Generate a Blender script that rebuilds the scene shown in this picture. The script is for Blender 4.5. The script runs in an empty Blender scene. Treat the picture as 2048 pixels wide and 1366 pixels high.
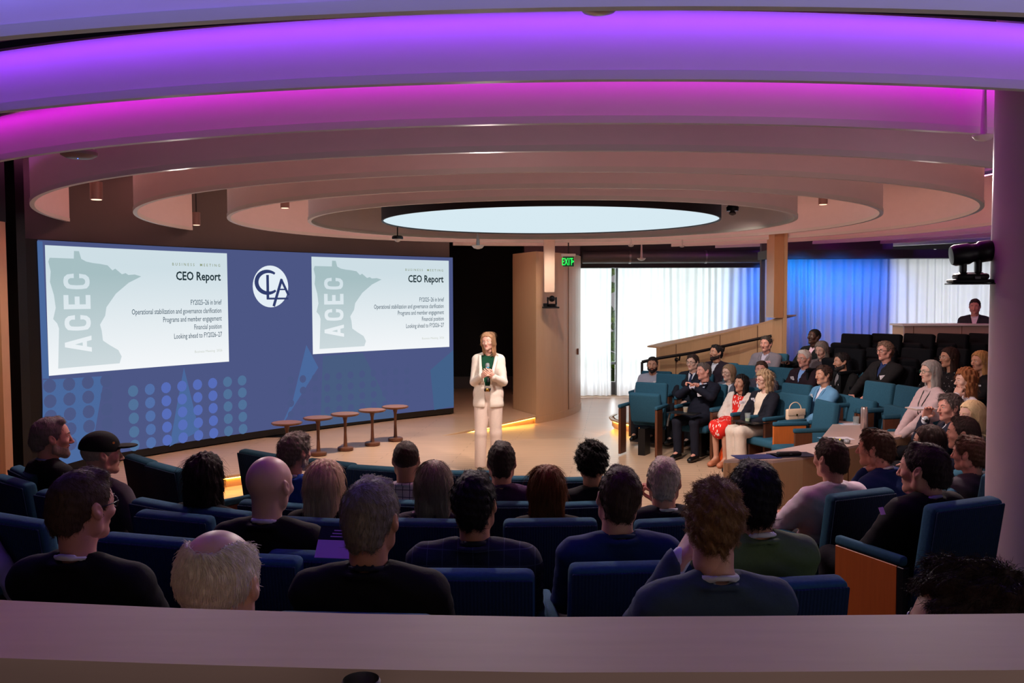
import bpy, bmesh, math, random
import numpy as np
from mathutils import Vector, Matrix, Quaternion
sc = bpy.context.scene
COL = sc.collection
R = math.radians
# ---------------- camera ----------------
FPX, PITCH, ROLL = 1776.2, .0524, -.0034
CAM = np.array([0, 0, 2.21])
_F = np.array([0, math.cos(PITCH), -math.sin(PITCH)]); _U0 = np.array([0, math.sin(PITCH), math.cos(PITCH)]); _R0 = np.array([1., 0, 0])
_R = _R0*math.cos(ROLL)+_U0*math.sin(ROLL); _U = -_R0*math.sin(ROLL)+_U0*math.cos(ROLL)
cd = bpy.data.cameras.new('camera'); cam = bpy.data.objects.new('camera', cd); COL.objects.link(cam)
cd.sensor_width = 36; cd.lens = FPX*36/2048; cd.clip_start = .05; cd.clip_end = 200
cam.matrix_world = Matrix(((_R[0], _U[0], -_F[0], 0), (_R[1], _U[1], -_F[1], 0), (_R[2], _U[2], -_F[2], 2.21), (0, 0, 0, 1)))
sc.camera = cam
sc.view_settings.view_transform = 'Standard'; sc.view_settings.look = 'None'
sc.view_settings.exposure = 0; sc.view_settings.gamma = 1; sc.view_settings.use_curve_mapping = False
sc.cycles.use_denoising = True
sc.cycles.max_bounces = 6; sc.cycles.diffuse_bounces = 3; sc.cycles.glossy_bounces = 3; sc.cycles.transmission_bounces = 4
sc.cycles.sample_clamp_indirect = 4; sc.cycles.caustics_reflective = False; sc.cycles.caustics_refractive = False
# ---------------- world ----------------
w = bpy.data.worlds.new('world'); sc.world = w; w.use_nodes = True
# world fill added for the ceiling rings: stronger from below and from the right
_n = w.node_tree.nodes; _l = w.node_tree.links
_tc = _n.new('ShaderNodeTexCoord'); _sx = _n.new('ShaderNodeSeparateXYZ'); _l.new(_tc.outputs['Generated'], _sx.inputs[0])
_mr = _n.new('ShaderNodeMapRange'); _mr.inputs['From Min'].default_value = .25; _mr.inputs['From Max'].default_value = -.5; _mr.inputs['To Min'].default_value = .06; _mr.inputs['To Max'].default_value = 1.0
_l.new(_sx.outputs[2], _mr.inputs[0])
_mx = _n.new('ShaderNodeMapRange'); _mx.inputs['From Min'].default_value = -.5; _mx.inputs['From Max'].default_value = .8; _mx.inputs['To Min'].default_value = .03; _mx.inputs['To Max'].default_value = 1.7
_l.new(_sx.outputs[0], _mx.inputs[0])
_mm = _n.new('ShaderNodeMath'); _mm.operation = 'MULTIPLY'; _l.new(_mr.outputs[0], _mm.inputs[0]); _l.new(_mx.outputs[0], _mm.inputs[1])
_ms = _n.new('ShaderNodeMath'); _ms.operation = 'MULTIPLY'; _ms.inputs[1].default_value = 1.08; _l.new(_mm.outputs[0], _ms.inputs[0])
_n['Background'].inputs[0].default_value = (1.0, .86, .90, 1); _l.new(_ms.outputs[0], _n['Background'].inputs[1])

def light(kind, name, loc, target, energy, color, **kw):
    l = bpy.data.lights.new(name, kind); l.energy = energy; l.color = color
    for k, v in kw.items(): setattr(l, k, v)
    o = bpy.data.objects.new(name, l); COL.objects.link(o); o.location = loc
    d = Vector(target)-Vector(loc)
    o.rotation_euler = d.to_track_quat('-Z', 'Y').to_euler()
    return o
# daylight outside the curtained windows (large area lights beyond the glass)
light('AREA', 'window_daylight', (2.6, 23.2, 1.6), (2.6, 10, 1.6), 560, (.93, .97, 1), shape='RECTANGLE', size=5.2, size_y=3.4)
light('AREA', 'window_daylight', (8.6, 19.0, 1.9), (8.6, 10, 1.9), 150, (.95, .98, 1), shape='RECTANGLE', size=2.7, size_y=3.6)
# blue wash lamps on the curtains
for lx, ly, tx, ty, tz, e, c in [(5.7, 19.15, 5.7, 20.35, 2.0, 200, (.0, .17, 1)), (6.05, 15.75, 6.0, 16.75, 2.2, 95, (.0, .19, 1)), (5.3, 15.85, 5.3, 16.75, 2.3, 90, (.0, .24, 1)), (6.75, 15.75, 6.7, 16.75, 2.1, 110, (.0, .17, 1))]:
    light('SPOT', 'blue_wash_lamp', (lx, ly, 2.72), (tx, ty, tz), e, c, spot_size=R(105), spot_blend=1, shadow_soft_size=.08)
# unseen bare spots, most of them added to brighten stage, audience, desk and shelf
for loc, tgt, e, c, ang in [((-1.4, 7.6, 3.1), (-.36, 10.95, 1.1), 260, (1, .88, .80), 30),
                            ((-2.8, 10.4, 3.12), (-3.2, 12.6, 0), 340, (1, .76, .62), 95),
                            ((-.9, 12.6, 3.12), (-.9, 13.6, 0), 370, (1, .78, .65), 100),
                            ((.6, 14.4, 3.12), (.7, 16.8, .8), 130, (1, .74, .60), 80),
                            ((.6, 9.6, 3.12), (.5, 10.3, 0), 360, (1, .82, .74), 105),
                            ((-1.8, 8.6, 3.12), (-1.8, 9.0, 0), 160, (1, .78, .68), 105),
                            ((-4.6, 8.4, 3.12), (-5.6, 10.2, .9), 90, (1, .62, .40), 70),
                            ((1.2, 9.2, 3.12), (3.4, 11.9, .8), 340, (1, .86, .80), 70),
                            ((1.5, 7.6, 3.12), (4.4, 9.2, .8), 260, (1, .84, .80), 75),
                            ((2.9, 12.0, 3.12), (4.3, 14.8, 1.3), 150, (1, .84, .72), 75),
                            ((-.2, 6.8, 3.12), (-.3, 3.6, .8), 210, (1, .84, .80), 115),
                            ((3.2, 6.9, 3.12), (2.4, 4.6, .8), 260, (1, .82, .76), 100),
                            ((-2.6, 7.0, 3.12), (-2.2, 4.6, .9), 130, (1, .84, .80), 110),
                            ((1.2, 5.4, 3.12), (2.9, 8.3, .5), 120, (1, .86, .80), 60),
                            ((.7, -.3, 3.4), (.4, .95, 1.5), 14, (1, .84, .62), 75),
                            ((-1.9, 2.6, 3.05), (-1.6, 1.35, 1.7), 9, (1, .10, .10), 90)]:
    light('SPOT', 'unseen_spot', loc, tgt, e, c, spot_size=R(ang), spot_blend=.8, shadow_soft_size=.08)

# ---------------- pixel helpers for layout ----------------
def ray(px, py): return _F+_R*(px-1024)/FPX-_U*(py-683)/FPX
def atz(px, py, z):
    d = ray(px, py); return CAM+d*(z-2.21)/d[2]
def atd(px, py, y):
    d = ray(px, py); return CAM+d*y/d[1]
TC = (0, 9.3)
def face_az(x, y): return math.degrees(math.atan2(x, 9.3-y))
# ---------------- materials ----------------
def lin(c):
    return tuple((v/255/12.92 if v/255 <= .04045 else ((v/255+.055)/1.055)**2.4) for v in c)+(1,)
_M = {}
def mat(name, rgb, rough=.6, var=.12, scale=18, bump=0., metal=0., spec=.4, stretch=(1, 1, 1), pattern=None, emit=0, coat=0, sheen=0, trans=0, detail=2):
    key = (name,)
    if key in _M: return _M[key]
    m = bpy.data.materials.new(name); m.use_nodes = True; nt = m.node_tree; N = nt.nodes; L = nt.links
    b = N['Principled BSDF']; b.inputs['Roughness'].default_value = rough; b.inputs['Metallic'].default_value = metal
    b.inputs['Specular IOR Level'].default_value = spec; b.inputs['Coat Weight'].default_value = coat
    b.inputs['Sheen Weight'].default_value = sheen; b.inputs['Transmission Weight'].default_value = trans
    c = lin(rgb)
    tc = N.new('ShaderNodeTexCoord'); mp = N.new('ShaderNodeMapping'); mp.inputs['Scale'].default_value = stretch
    L.new(tc.outputs['Object'], mp.inputs[0])
    nz = N.new('ShaderNodeTexNoise'); nz.inputs['Scale'].default_value = scale; nz.inputs['Detail'].default_value = detail
    L.new(mp.outputs[0], nz.inputs['Vector'])
    mx = N.new('ShaderNodeMix'); mx.data_type = 'RGBA'
    mx.inputs[6].default_value = tuple(v*(1-var) for v in c[:3])+(1,); mx.inputs[7].default_value = tuple(min(1, v*(1+var)) for v in c[:3])+(1,)
    L.new(nz.outputs[0], mx.inputs[0]); out = mx.outputs[2]
    if pattern:
        kind, col2, ps, wd = pattern
        m2 = N.new('ShaderNodeMix'); m2.data_type = 'RGBA'; m2.inputs[7].default_value = lin(col2); L.new(out, m2.inputs[6])
        if kind == 'grid':
            se = N.new('ShaderNodeSeparateXYZ'); L.new(tc.outputs['Object'], se.inputs[0]); prev = None
            for ax in ('X', 'Z'):
                a = N.new('ShaderNodeMath'); a.operation = 'MULTIPLY'; a.inputs[1].default_value = ps; L.new(se.outputs[ax], a.inputs[0])
                f = N.new('ShaderNodeMath'); f.operation = 'FRACT'; L.new(a.outputs[0], f.inputs[0])
                t = N.new('ShaderNodeMath'); t.operation = 'LESS_THAN'; t.inputs[1].default_value = wd; L.new(f.outputs[0], t.inputs[0])
                if prev is None: prev = t
                else:
                    q = N.new('ShaderNodeMath'); q.operation = 'MAXIMUM'; L.new(prev.outputs[0], q.inputs[0]); L.new(t.outputs[0], q.inputs[1]); prev = q
            L.new(prev.outputs[0], m2.inputs[0])
        elif kind in ('blot', 'leaf'):
            n2 = N.new('ShaderNodeTexVoronoi'); n2.inputs['Scale'].default_value = ps; L.new(tc.outputs['Object'], n2.inputs['Vector'])
            if kind == 'leaf':
                m3 = N.new('ShaderNodeMapping'); m3.inputs['Scale'].default_value = (1.5, .7, .55); m3.inputs['Rotation'].default_value = (.5, .6, .3); L.new(tc.outputs['Object'], m3.inputs[0]); L.new(m3.outputs[0], n2.inputs['Vector'])
            t = N.new('ShaderNodeMath'); t.operation = 'LESS_THAN'; t.inputs[1].default_value = wd; L.new(n2.outputs['Distance'], t.inputs[0]); L.new(t.outputs[0], m2.inputs[0])
        elif kind == 'plank':
            br = N.new('ShaderNodeTexBrick'); br.inputs['Scale'].default_value = ps; br.inputs['Mortar Size'].default_value = wd; br.offset = .37
            br.inputs['Brick Width'].default_value = 1.6; br.inputs['Row Height'].default_value = .14
            br.inputs['Color1'].default_value = (.12, .12, .12, 1); br.inputs['Color2'].default_value = (0, 0, 0, 1); br.inputs['Mortar'].default_value = (.8, .8, .8, 1)
            mp2 = N.new('ShaderNodeMapping'); mp2.inputs['Rotation'].default_value = (0, 0, .12); L.new(tc.outputs['Object'], mp2.inputs[0]); L.new(mp2.outputs[0], br.inputs['Vector'])
            L.new(br.outputs['Color'], m2.inputs[0])
        out = m2.outputs[2]
    L.new(out, b.inputs['Base Color'])
    if emit:
        L.new(out, b.inputs['Emission Color']); b.inputs['Emission Strength'].default_value = emit
    if bump:
        bp = N.new('ShaderNodeBump'); bp.inputs['Strength'].default_value = bump; bp.inputs['Distance'].default_value = .01
        L.new(nz.outputs[0], bp.inputs['Height']); L.new(bp.outputs[0], b.inputs['Normal'])
    _M[key] = m
    return m
def emis(name, rgb, strength, linear=None):
    if (name,) in _M: return _M[(name,)]
    m = bpy.data.materials.new(name); m.use_nodes = True; nt = m.node_tree; nt.nodes.clear()
    e = nt.nodes.new('ShaderNodeEmission'); o = nt.nodes.new('ShaderNodeOutputMaterial')
    e.inputs[0].default_value = linear or lin(rgb); e.inputs[1].default_value = strength; nt.links.new(e.outputs[0], o.inputs[0])
    _M[(name,)] = m
    return m
# ---------------- object helpers ----------------
def tag(o, label=None, cat=None, group=None, kind=None):
    if label: o['label'] = label
    if cat: o['category'] = cat
    if group: o['group'] = group
    if kind: o['kind'] = kind
    return o
def empty(name, loc=(0, 0, 0), rz=0, **kw):
    o = bpy.data.objects.new(name, None); COL.objects.link(o); o.location = loc; o.rotation_euler = (0, 0, rz); o.empty_display_size = .1
    tag(o, **kw); return o
def mk(name, V, F, mats, parent=None, mi=None, smooth=True, loc=None, rz=None):
    me = bpy.data.meshes.new(name); V = np.asarray(V, np.float32)
    if isinstance(F, np.ndarray) and F.ndim == 2:
        n = len(F); k = F.shape[1]
        me.vertices.add(len(V)); me.vertices.foreach_set('co', V.ravel())
        me.loops.add(n*k); me.loops.foreach_set('vertex_index', F.astype(np.int32).ravel())
        me.polygons.add(n); me.polygons.foreach_set('loop_start', np.arange(0, n*k, k, dtype=np.int32))
    else:
        me.from_pydata([tuple(map(float, v)) for v in V], [], [tuple(map(int, f)) for f in F]); n = len(F)
    if not isinstance(mats, (list, tuple)): mats = [mats]
    for m in mats: me.materials.append(m)
    if mi is not None: me.polygons.foreach_set('material_index', np.asarray(mi, np.int32))
    me.polygons.foreach_set('use_smooth', np.full(len(me.polygons), bool(smooth)))
    me.update(calc_edges=True); me.validate()
    o = bpy.data.objects.new(name, me); COL.objects.link(o)
    if parent: o.parent = parent
    if loc is not None: o.location = loc
    if rz is not None: o.rotation_euler = (0, 0, rz)
    return o
class MB:
    def __init__(s): s.V = []; s.F = []; s.MI = []
    def raw(s, V, F, mi=0):
        n = len(s.V); s.V += [tuple(v) for v in V]; s.F += [tuple(i+n for i in f) for f in F]; s.MI += [mi]*len(F); return s
    def box(s, lo, hi, mi=0, M=None):
        x0, y0, z0 = lo; x1, y1, z1 = hi
        V = [(x0, y0, z0), (x1, y0, z0), (x1, y1, z0), (x0, y1, z0), (x0, y0, z1), (x1, y0, z1), (x1, y1, z1), (x0, y1, z1)]
        if M is not None: V = [tuple(M @ Vector(v)) for v in V]
        return s.raw(V, [(0, 3, 2, 1), (4, 5, 6, 7), (0, 1, 5, 4), (1, 2, 6, 5), (2, 3, 7, 6), (3, 0, 4, 7)], mi)
    def rbox(s, lo, hi, r=.01, seg=2, mi=0, M=None):
        bm = bmesh.new(); bmesh.ops.create_cube(bm, size=1)
        c = (Vector(lo)+Vector(hi))/2; d = Vector(hi)-Vector(lo)
        for v in bm.verts: v.co = Vector((v.co.x*d.x, v.co.y*d.y, v.co.z*d.z))+c
        bmesh.ops.bevel(bm, geom=bm.edges[:], offset=min(r, min(d)*.49), segments=seg, profile=.5, affect='EDGES')
        V = [v.co.copy() for v in bm.verts]; 
        for i, v in enumerate(bm.verts): v.index = i
        F = [[v.index for v in f.verts] for f in bm.faces]; bm.free()
        if M is not None: V = [M @ v for v in V]
        return s.raw(V, F, mi)
    def tube(s, pts, r, n=10, mi=0, cap=True, closed=False):
        pts = [Vector(p) for p in pts]; rs = r if isinstance(r, (list, tuple)) else [r]*len(pts); V = []; F = []
        m = len(pts); up = None
        for i, p in enumerate(pts):
            a = pts[(i-1) % m] if (i > 0 or closed) else p; b = pts[(i+1) % m] if (i < m-1 or closed) else p
            t = (b-a).normalized()
            if up is None: up = t.orthogonal().normalized()
            u = (up-t*up.dot(t)); u = u.normalized() if u.length > 1e-6 else t.orthogonal().normalized(); up = u; q = t.cross(u)
            for k in range(n): V.append(p+(u*math.cos(2*math.pi*k/n)+q*math.sin(2*math.pi*k/n))*rs[i])
        for i in range(m if closed else m-1):
            for k in range(n):
                j = (i+1) % m; F.append((i*n+k, i*n+(k+1) % n, j*n+(k+1) % n, j*n+k))
        if cap and not closed: F += [tuple(range(n-1, -1, -1)), tuple((m-1)*n+k for k in range(n))]
        return s.raw(V, F, mi)
    def lathe(s, prof, n=32, c=(0, 0, 0), mi=0, M=None, cap=True):
        V = []; F = []
        for r, z in prof:
            for k in range(n): V.append(Vector((c[0]+r*math.cos(2*math.pi*k/n), c[1]+r*math.sin(2*math.pi*k/n), c[2]+z)))
        for i in range(len(prof)-1):
            for k in range(n): F.append((i*n+k, i*n+(k+1) % n, (i+1)*n+(k+1) % n, (i+1)*n+k))
        if cap: F += [tuple(range(n-1, -1, -1)), tuple((len(prof)-1)*n+k for k in range(n))]
        if M is not None: V = [M @ v for v in V]
        return s.raw(V, F, mi)
    def prism(s, poly, z0, z1, mi=0):
        n = len(poly); V = [(p[0], p[1], z0) for p in poly]+[(p[0], p[1], z1) for p in poly]
        return s.raw(V, [tuple(range(n-1, -1, -1)), tuple(range(n, 2*n))]+[(i, (i+1) % n, n+(i+1) % n, n+i) for i in range(n)], mi)
    def strip(s, pts, z0, z1, th, mi=0, normal_in=None):
        # vertical curved slab along plan polyline, thickness th to the left side of travel
        P = [Vector((p[0], p[1])) for p in pts]; V = []; m = len(P)
        for i, p in enumerate(P):
            t = (P[min(i+1, m-1)]-P[max(i-1, 0)]).normalized(); nn = Vector((-t.y, t.x))
            za = z0[i] if isinstance(z0, (list, tuple)) else z0; zb = z1[i] if isinstance(z1, (list, tuple)) else z1
            q = p+nn*th
            V += [(p.x, p.y, za), (p.x, p.y, zb), (q.x, q.y, zb), (q.x, q.y, za)]
        F = []
        for i in range(m-1):
            a = 4*i; b = a+4
            F += [(a, a+1, b+1, b), (a+1, a+2, b+2, b+1), (a+2, a+3, b+3, b+2), (a+3, a, b, b+3)]
        F += [(0, 3, 2, 1), (4*m-4, 4*m-3, 4*m-2, 4*m-1)]
        return s.raw(V, F, mi)
    def build(s, name, mats, parent=None, smooth=False, **kw):
        o = mk(name, s.V, s.F, mats, parent, s.MI, smooth, **kw)
        return o
def fixn(o):
    bm = bmesh.new(); bm.from_mesh(o.data); bmesh.ops.recalc_face_normals(bm, faces=bm.faces[:]); bm.to_mesh(o.data); bm.free(); return o
def smooth_by_angle(o, ang=40):
    me = o.data
    me.polygons.foreach_set('use_smooth', np.ones(len(me.polygons), bool))
    try: me.set_sharp_from_angle(angle=R(ang))
    except Exception: pass
    return o
def copy_tree(o, parent=None):
    c = o.copy(); COL.objects.link(c)
    if parent: c.parent = parent
    for ch in list(o.children): copy_tree(ch, c)
    return c
# ================= SETTING =================
M_floor = mat('pale_wood_floor', (196, 162, 134), .33, .10, 3, pattern=('plank', (150, 118, 92), 1.0, .006), spec=.5, stretch=(1, 8, 1))
M_wood = mat('pale_oak_veneer', (196, 160, 122), .42, .08, 6, stretch=(12, 12, .6), bump=.02)
M_owood = mat('orange_oak_panel', (190, 98, 40), .42, .16, 5, stretch=(9, 9, .8), bump=.03)
M_dwood = mat('walnut_wood', (94, 56, 38), .38, .2, 7, stretch=(6, 6, .7))
M_dark = mat('charcoal_wall_paint', (88, 84, 84), .85, .05, 4)
M_black = mat('matt_black_paint', (9, 9, 10), .7, .1, 5)
M_blackp = mat('black_plastic', (14, 14, 16), .38, .1, 20)
M_white = mat('white_paint', (216, 214, 210), .5, .03, 8)
M_fin = mat('white_fabric_baffle', (226, 214, 214), .72, .03, 5, stretch=(1, 1, 3))
M_rim = mat('baffle_edge_trim', (214, 214, 208), .55, .03, 5)
M_steel = mat('brushed_steel', (150, 150, 150), .3, .08, 30, metal=.9)
M_grey = mat('grey_metal', (96, 97, 99), .5, .08, 12, metal=.4)
M_amber = emis('amber_led', None, 26, (1, .50, .07, 1))

def struct(name, mb, m, **kw):
    o = mb.build(name, m, **kw); fixn(o); o['kind'] = 'structure'; return o
P1 = (-1.11, 13.91); P2 = (-.51, 13.41); Q = (.43, 16.25)
mb = MB()
mb.raw([(-8, 1.25, 0), (10, 1.25, 0), (10, 8.3, 0), (-8, 8.3, 0)], [(0, 1, 2, 3)])
B = [(-2.6, 8.3), (10, 8.3), (10, 15.7), (2.6, 15.7), (1.98, 15.35), (1.74, 14.7), (1.3, 13.6), P2, P1, Q, (0, 17.2), (0, 21), (-8, 21), (-8, 8.3), (-6.45, 8.3), (-3.2, 11.15), (-2.6, 10.6)]
mb.raw([(x, y, 0) for x, y in B], [tuple(range(len(B)))])
# ramp and sunk floor
mb.raw([P1+(0,), P2+(0,), Q+(-.15,)], [(0, 1, 2)])
mb.raw([P2+(0,), (1.3, 13.6, 0), (1.74, 14.7, -.15), Q+(-.15,)], [(0, 1, 2, 3)])
mb.raw([(1.3, 13.6, 0), (1.74, 14.7, 0), (1.74, 14.7, -.15)], [(0, 1, 2)])
mb.raw([(0, 17.2, -.15), Q+(-.15,), (1.74, 14.7, -.15), (1.98, 15.35, -.15), (2.6, 15.7, -.15), (12, 15.7, -.15), (12, 23, -.15), (0, 23, -.15)], [tuple(range(8))])
H = [(-6.45, 8.3), (-3.2, 11.15), (-2.6, 10.6), (-2.6, 8.3)]
mb.raw([(x, y, -.15) for x, y in H], [(0, 1, 2, 3)])
for a, b in ((H[1], H[2]), (H[2], H[3]), (H[3], H[0])):
    mb.raw([a+(0,), b+(0,), b+(-.15,), a+(-.15,)], [(0, 1, 2, 3)])
fl = mb.build('floor', M_floor); fl['kind'] = 'structure'
# risers with amber light strips
def riser(name, pts, label, z1=0, h=.15, n=1):
    r = empty(name, tuple(pts[0])+(z1-h,), label=label, cat='step edge')
    off = Vector((pts[0][0], pts[0][1], z1-h))
    P = [(p[0]-off.x, p[1]-off.y) for p in pts]
    a = MB().strip(P, 0, h-.03, .03).build('riser_board', M_wood, r); fixn(a)
    b = MB().strip(P, h-.03, h, -.05).build('nosing', M_wood, r); fixn(b)
    c = MB().strip([(p[0], p[1]) for p in P], h-.045, h-.032, -.018).build('light_strip', M_amber, r); fixn(c); c['label'] = 'glowing amber light strip'
    return r
riser('stage_step', [P1, Q], 'stage step riser glowing amber behind the presenter')
riser('stage_step', [(-6.45, 8.3), (-3.2, 11.15)], 'amber-lit stage step at left, between rows of seats and screen')
PF = [(1.85, 15.3), (1.72, 14.95), (1.72, 14.65), (1.80, 14.38), (1.95, 14.2), (2.3, 14.05)]
struct('floor_ramp_landing', MB().prism(PF+[(4.4, 14.05), (4.4, 15.05), (2.5, 15.05)], 0.002, .15), M_floor)
riser('platform_step', [(x-.035*(i<4), y-.035) for i, (x, y) in enumerate(PF)], z1=.152, label='curved amber-lit platform edge beside folded teal seat')
# ceiling and outer walls
struct('ceiling', MB().box((-9, .4, 3.95), (12, 23.2, 4.1)), M_black)
struct('wall_left', MB().box((-8.2, .8, -.2), (-8.0, 23.2, 4.1)), M_black)
struct('wall_right', MB().box((10.6, .8, -.2), (10.8, 23.2, 4.1)), M_dark)
# curved screen wall
def circ3(a, b, c):
    ax, ay = a; bx, by = b; cx, cy = c
    d = 2*(ax*(by-cy)+bx*(cy-ay)+cx*(ay-by))
    ux = ((ax*ax+ay*ay)*(by-cy)+(bx*bx+by*by)*(cy-ay)+(cx*cx+cy*cy)*(ay-by))/d
    uy = ((ax*ax+ay*ay)*(cx-bx)+(bx*bx+by*by)*(ax-cx)+(cx*cx+cy*cy)*(bx-ax))/d
    return ux, uy, math.hypot(ax-ux, ay-uy)
SX, SY, SR = circ3((-5.78, 10.87), (-3.45, 14.2), (-1.09, 16.42))
A0 = math.atan2(10.87-SY, -5.78-SX); A1 = math.atan2(16.42-SY, -1.09-SX)
SGN = -1 if A1 < A0 else 1
SL = abs(A1-A0)*SR
def sp(s, z, off=0.):   # point on screen surface; off towards the room
    a = A0+SGN*s/SR; r = SR-off
    return (SX+r*math.cos(a), SY+r*math.sin(a), z)
def spx(px, py):
    d = ray(px, py); a = d[0]**2+d[1]**2; b = 2*(d[0]*-SX+d[1]*-SY); c = SX*SX+SY*SY-SR*SR
    t = (-b+math.sqrt(b*b-4*a*c))/2/a; p = CAM+d*t
    return SGN*(math.atan2(p[1]-SY, p[0]-SX)-A0)*SR, p[2]
wp = [sp(s, 0, -.10)[:2] for s in np.linspace(-1.1, SL, 40)]
struct('wall_screen', MB().strip(wp, 0, 3.95, .25), M_dark)
e = sp(SL, 0, -.12)
struct('wall_alcove', MB().box((-8, 21.0, -.2), (1.15, 21.15, 4.0)).box((-.95, 17.3, 3.35), (-.8, 21, 4.0)), M_black)
struct('baseboard_alcove', MB().box((-2.5, 20.94, 0), (1.4, 21.0, .28)), M_dark)
# LED video wall
scr = empty('video_wall', sp(0, 0), label='large curved video wall showing two slides on blue', cat='screen')
off = Vector(scr.location)
def local(V): return [(v[0]-off.x, v[1]-off.y, v[2]-off.z) for v in V]
def spatch(mb, s0, s1, z0, z1, o, n=24, mi=0, zf=None):
    V = []; F = []
    for i, s in enumerate(np.linspace(s0, s1, n+1)): V += [sp(s, z0, o), sp(s, z1, o)]
    for i in range(n): F.append((2*i, 2*i+2, 2*i+3, 2*i+1))
    mb.raw(local(V), F, mi)
def spoly(mb, pts, o, mi=0, n=1):
    if max(p[0] for p in pts)-min(p[0] for p in pts) < .2:
        V = [sp(s, z, o) for s, z in pts]; mb.raw(local(V), [tuple(range(len(V)))], mi); return
    bm = bmesh.new(); bm.faces.new([bm.verts.new((s, z, 0)) for s, z in pts]); bm.normal_update()
    bmesh.ops.triangulate(bm, faces=bm.faces[:])
    a = min(p[0] for p in pts); b = max(p[0] for p in pts)
    for c in np.linspace(a, b, int((b-a)/.12)+2)[1:-1]: bmesh.ops.bisect_plane(bm, geom=bm.verts[:]+bm.edges[:]+bm.faces[:], plane_co=(c, 0, 0), plane_no=(1, 0, 0))
    bm.verts.index_update()
    mb.raw(local([sp(v.co.x, v.co.y, o) for v in bm.verts]), [tuple(x.index for x in f.verts) for f in bm.faces], mi); bm.free()
ZB, ZT = .12, 2.90
mb = MB(); wp = [sp(s, 0, 0)[:2] for s in np.linspace(-.16, SL+.0, 40)]
mb.strip([(x-off.x, y-off.y) for x, y in wp], .02, ZT+.01, .11)
fixn(mb.build('frame', M_blackp, scr))
M_scr = emis('screen_indigo', (76, 86, 132), 1.0)
mb = MB(); spatch(mb, 0, SL, ZB, ZT, .006, 60); panel = mb.build('display_panel', M_scr, scr, smooth=True)
def scre(name, rgb): return emis('screen_'+name, rgb, 1.0)
# pale rays and dot fields shown on the screen
mb = MB()
def wedge(px, o=.010, mi=0): spoly(mb, [spx(*p) for p in px], o, mi)
wedge([(85, 760), (208, 752), (180, 915), (90, 940), (84, 850)], mi=0)
wedge([(73, 482), (84, 483), (97, 757), (84, 757)], mi=0)
wedge([(367, 735), (398, 862), (338, 893)], mi=0)
wedge([(612, 690), (636, 735), (560, 868+12-24), (585, 800)], mi=0)
wedge([(645, 712), (725, 706), (790, 835), (640, 852)], mi=1)
wedge([(860, 800-60), (906, 700), (907, 812), (868, 820)], mi=2)
mb.build('ray_pattern', [scre('ray_blue', (74, 104, 156)), scre('ray_slate', (72, 92, 128)), scre('ray_teal', (66, 96, 136))], panel)
mb = MB()
def dot(px, py, r, mi, o=.014):
    s, z = spx(px, py); spoly(mb, [(s+r*math.cos(a), z+r*math.sin(a)) for a in np.linspace(0, 2*math.pi, 14)[:-1]], o, mi)
def field(s0, z0, nx, nz, ds, dz, r, mi, keep=None):
    for i in range(nx):
        for j in range(nz):
            s, z = s0+i*ds, z0-j*dz
            if z < ZB+.06 or s > SL-.05 or (keep and not keep(i, j)): continue
            spoly(mb, [(s+r*math.cos(a), z+r*math.sin(a)) for a in np.linspace(0, 2*math.pi, 14)[:-1]], .014, mi if not callable(mi) else mi(i, j))
sa, za = spx(98, 772); field(sa, za, 4, 6, .26, .19, .085, 0)
sa, za = spx(265, 782); field(sa, za, 8, 6, .255, .185, .078, lambda i, j: 2 if i in (0, 6, 7) else (1 if 1 < i < 6 else 3))
sa, za = spx(580, 760); field(sa, za, 11, 6, .235, .185, .062, 0)
mb.build('dot_pattern', [scre('dot_mauve', (74, 86, 130)), scre('dot_blue', (86, 108, 184)), scre('dot_teal', (80, 112, 152)), scre('dot_mid', (82, 110, 166))], panel)

def text_obj(body, size, parent, m, place, align='RIGHT', bold=0., spacing=1., name='text_line', sx=1.):
    cu = bpy.data.curves.new('txt', 'FONT'); cu.body = body; cu.size = size; cu.align_x = align; cu.offset = bold; cu.space_character = spacing
    cu.resolution_u = 2
    to = bpy.data.objects.new('txt', cu); COL.objects.link(to)
    dg = bpy.context.evaluated_depsgraph_get(); me = to.evaluated_get(dg).to_mesh()
    V = [place(v.co.x*sx, v.co.y) for v in me.vertices]; F = [tuple(p.vertices) for p in me.polygons]
    to.to_mesh_clear(); bpy.data.objects.remove(to)
    return mk(name, V, F, m, parent, smooth=False)
def grad_mat(name, top, bot, z0, z1):
    m = bpy.data.materials.new(name); m.use_nodes = True; nt = m.node_tree; nt.nodes.clear(); N = nt.nodes; L = nt.links
    e = N.new('ShaderNodeEmission'); o = N.new('ShaderNodeOutputMaterial'); tc = N.new('ShaderNodeTexCoord'); se = N.new('ShaderNodeSeparateXYZ')
    mr = N.new('ShaderNodeMapRange'); mr.inputs['From Min'].default_value = z0; mr.inputs['From Max'].default_value = z1
    mx = N.new('ShaderNodeMix'); mx.data_type = 'RGBA'; mx.inputs[6].default_value = lin(bot); mx.inputs[7].default_value = lin(top)
    L.new(tc.outputs['Object'], se.inputs[0]); L.new(se.outputs[2], mr.inputs[0]); L.new(mr.outputs[0], mx.inputs[0]); L.new(mx.outputs[2], e.inputs[0]); L.new(e.outputs[0], o.inputs[0])
    return m
M_slide = grad_mat('slide_white', (206, 222, 229), (250, 251, 253), 1.0, 2.6)
M_map = grad_mat('slide_grey_map', (166, 190, 194), (220, 228, 232), .8, 2.5)
M_ink = emis('slide_ink', (34, 52, 58), 1); M_ink2 = emis('slide_blue_ink', (50, 78, 96), 1); M_green = emis('slide_olive', (128, 140, 96), 1); M_faint = emis('slide_faint', (200, 206, 196), 1)
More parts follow.
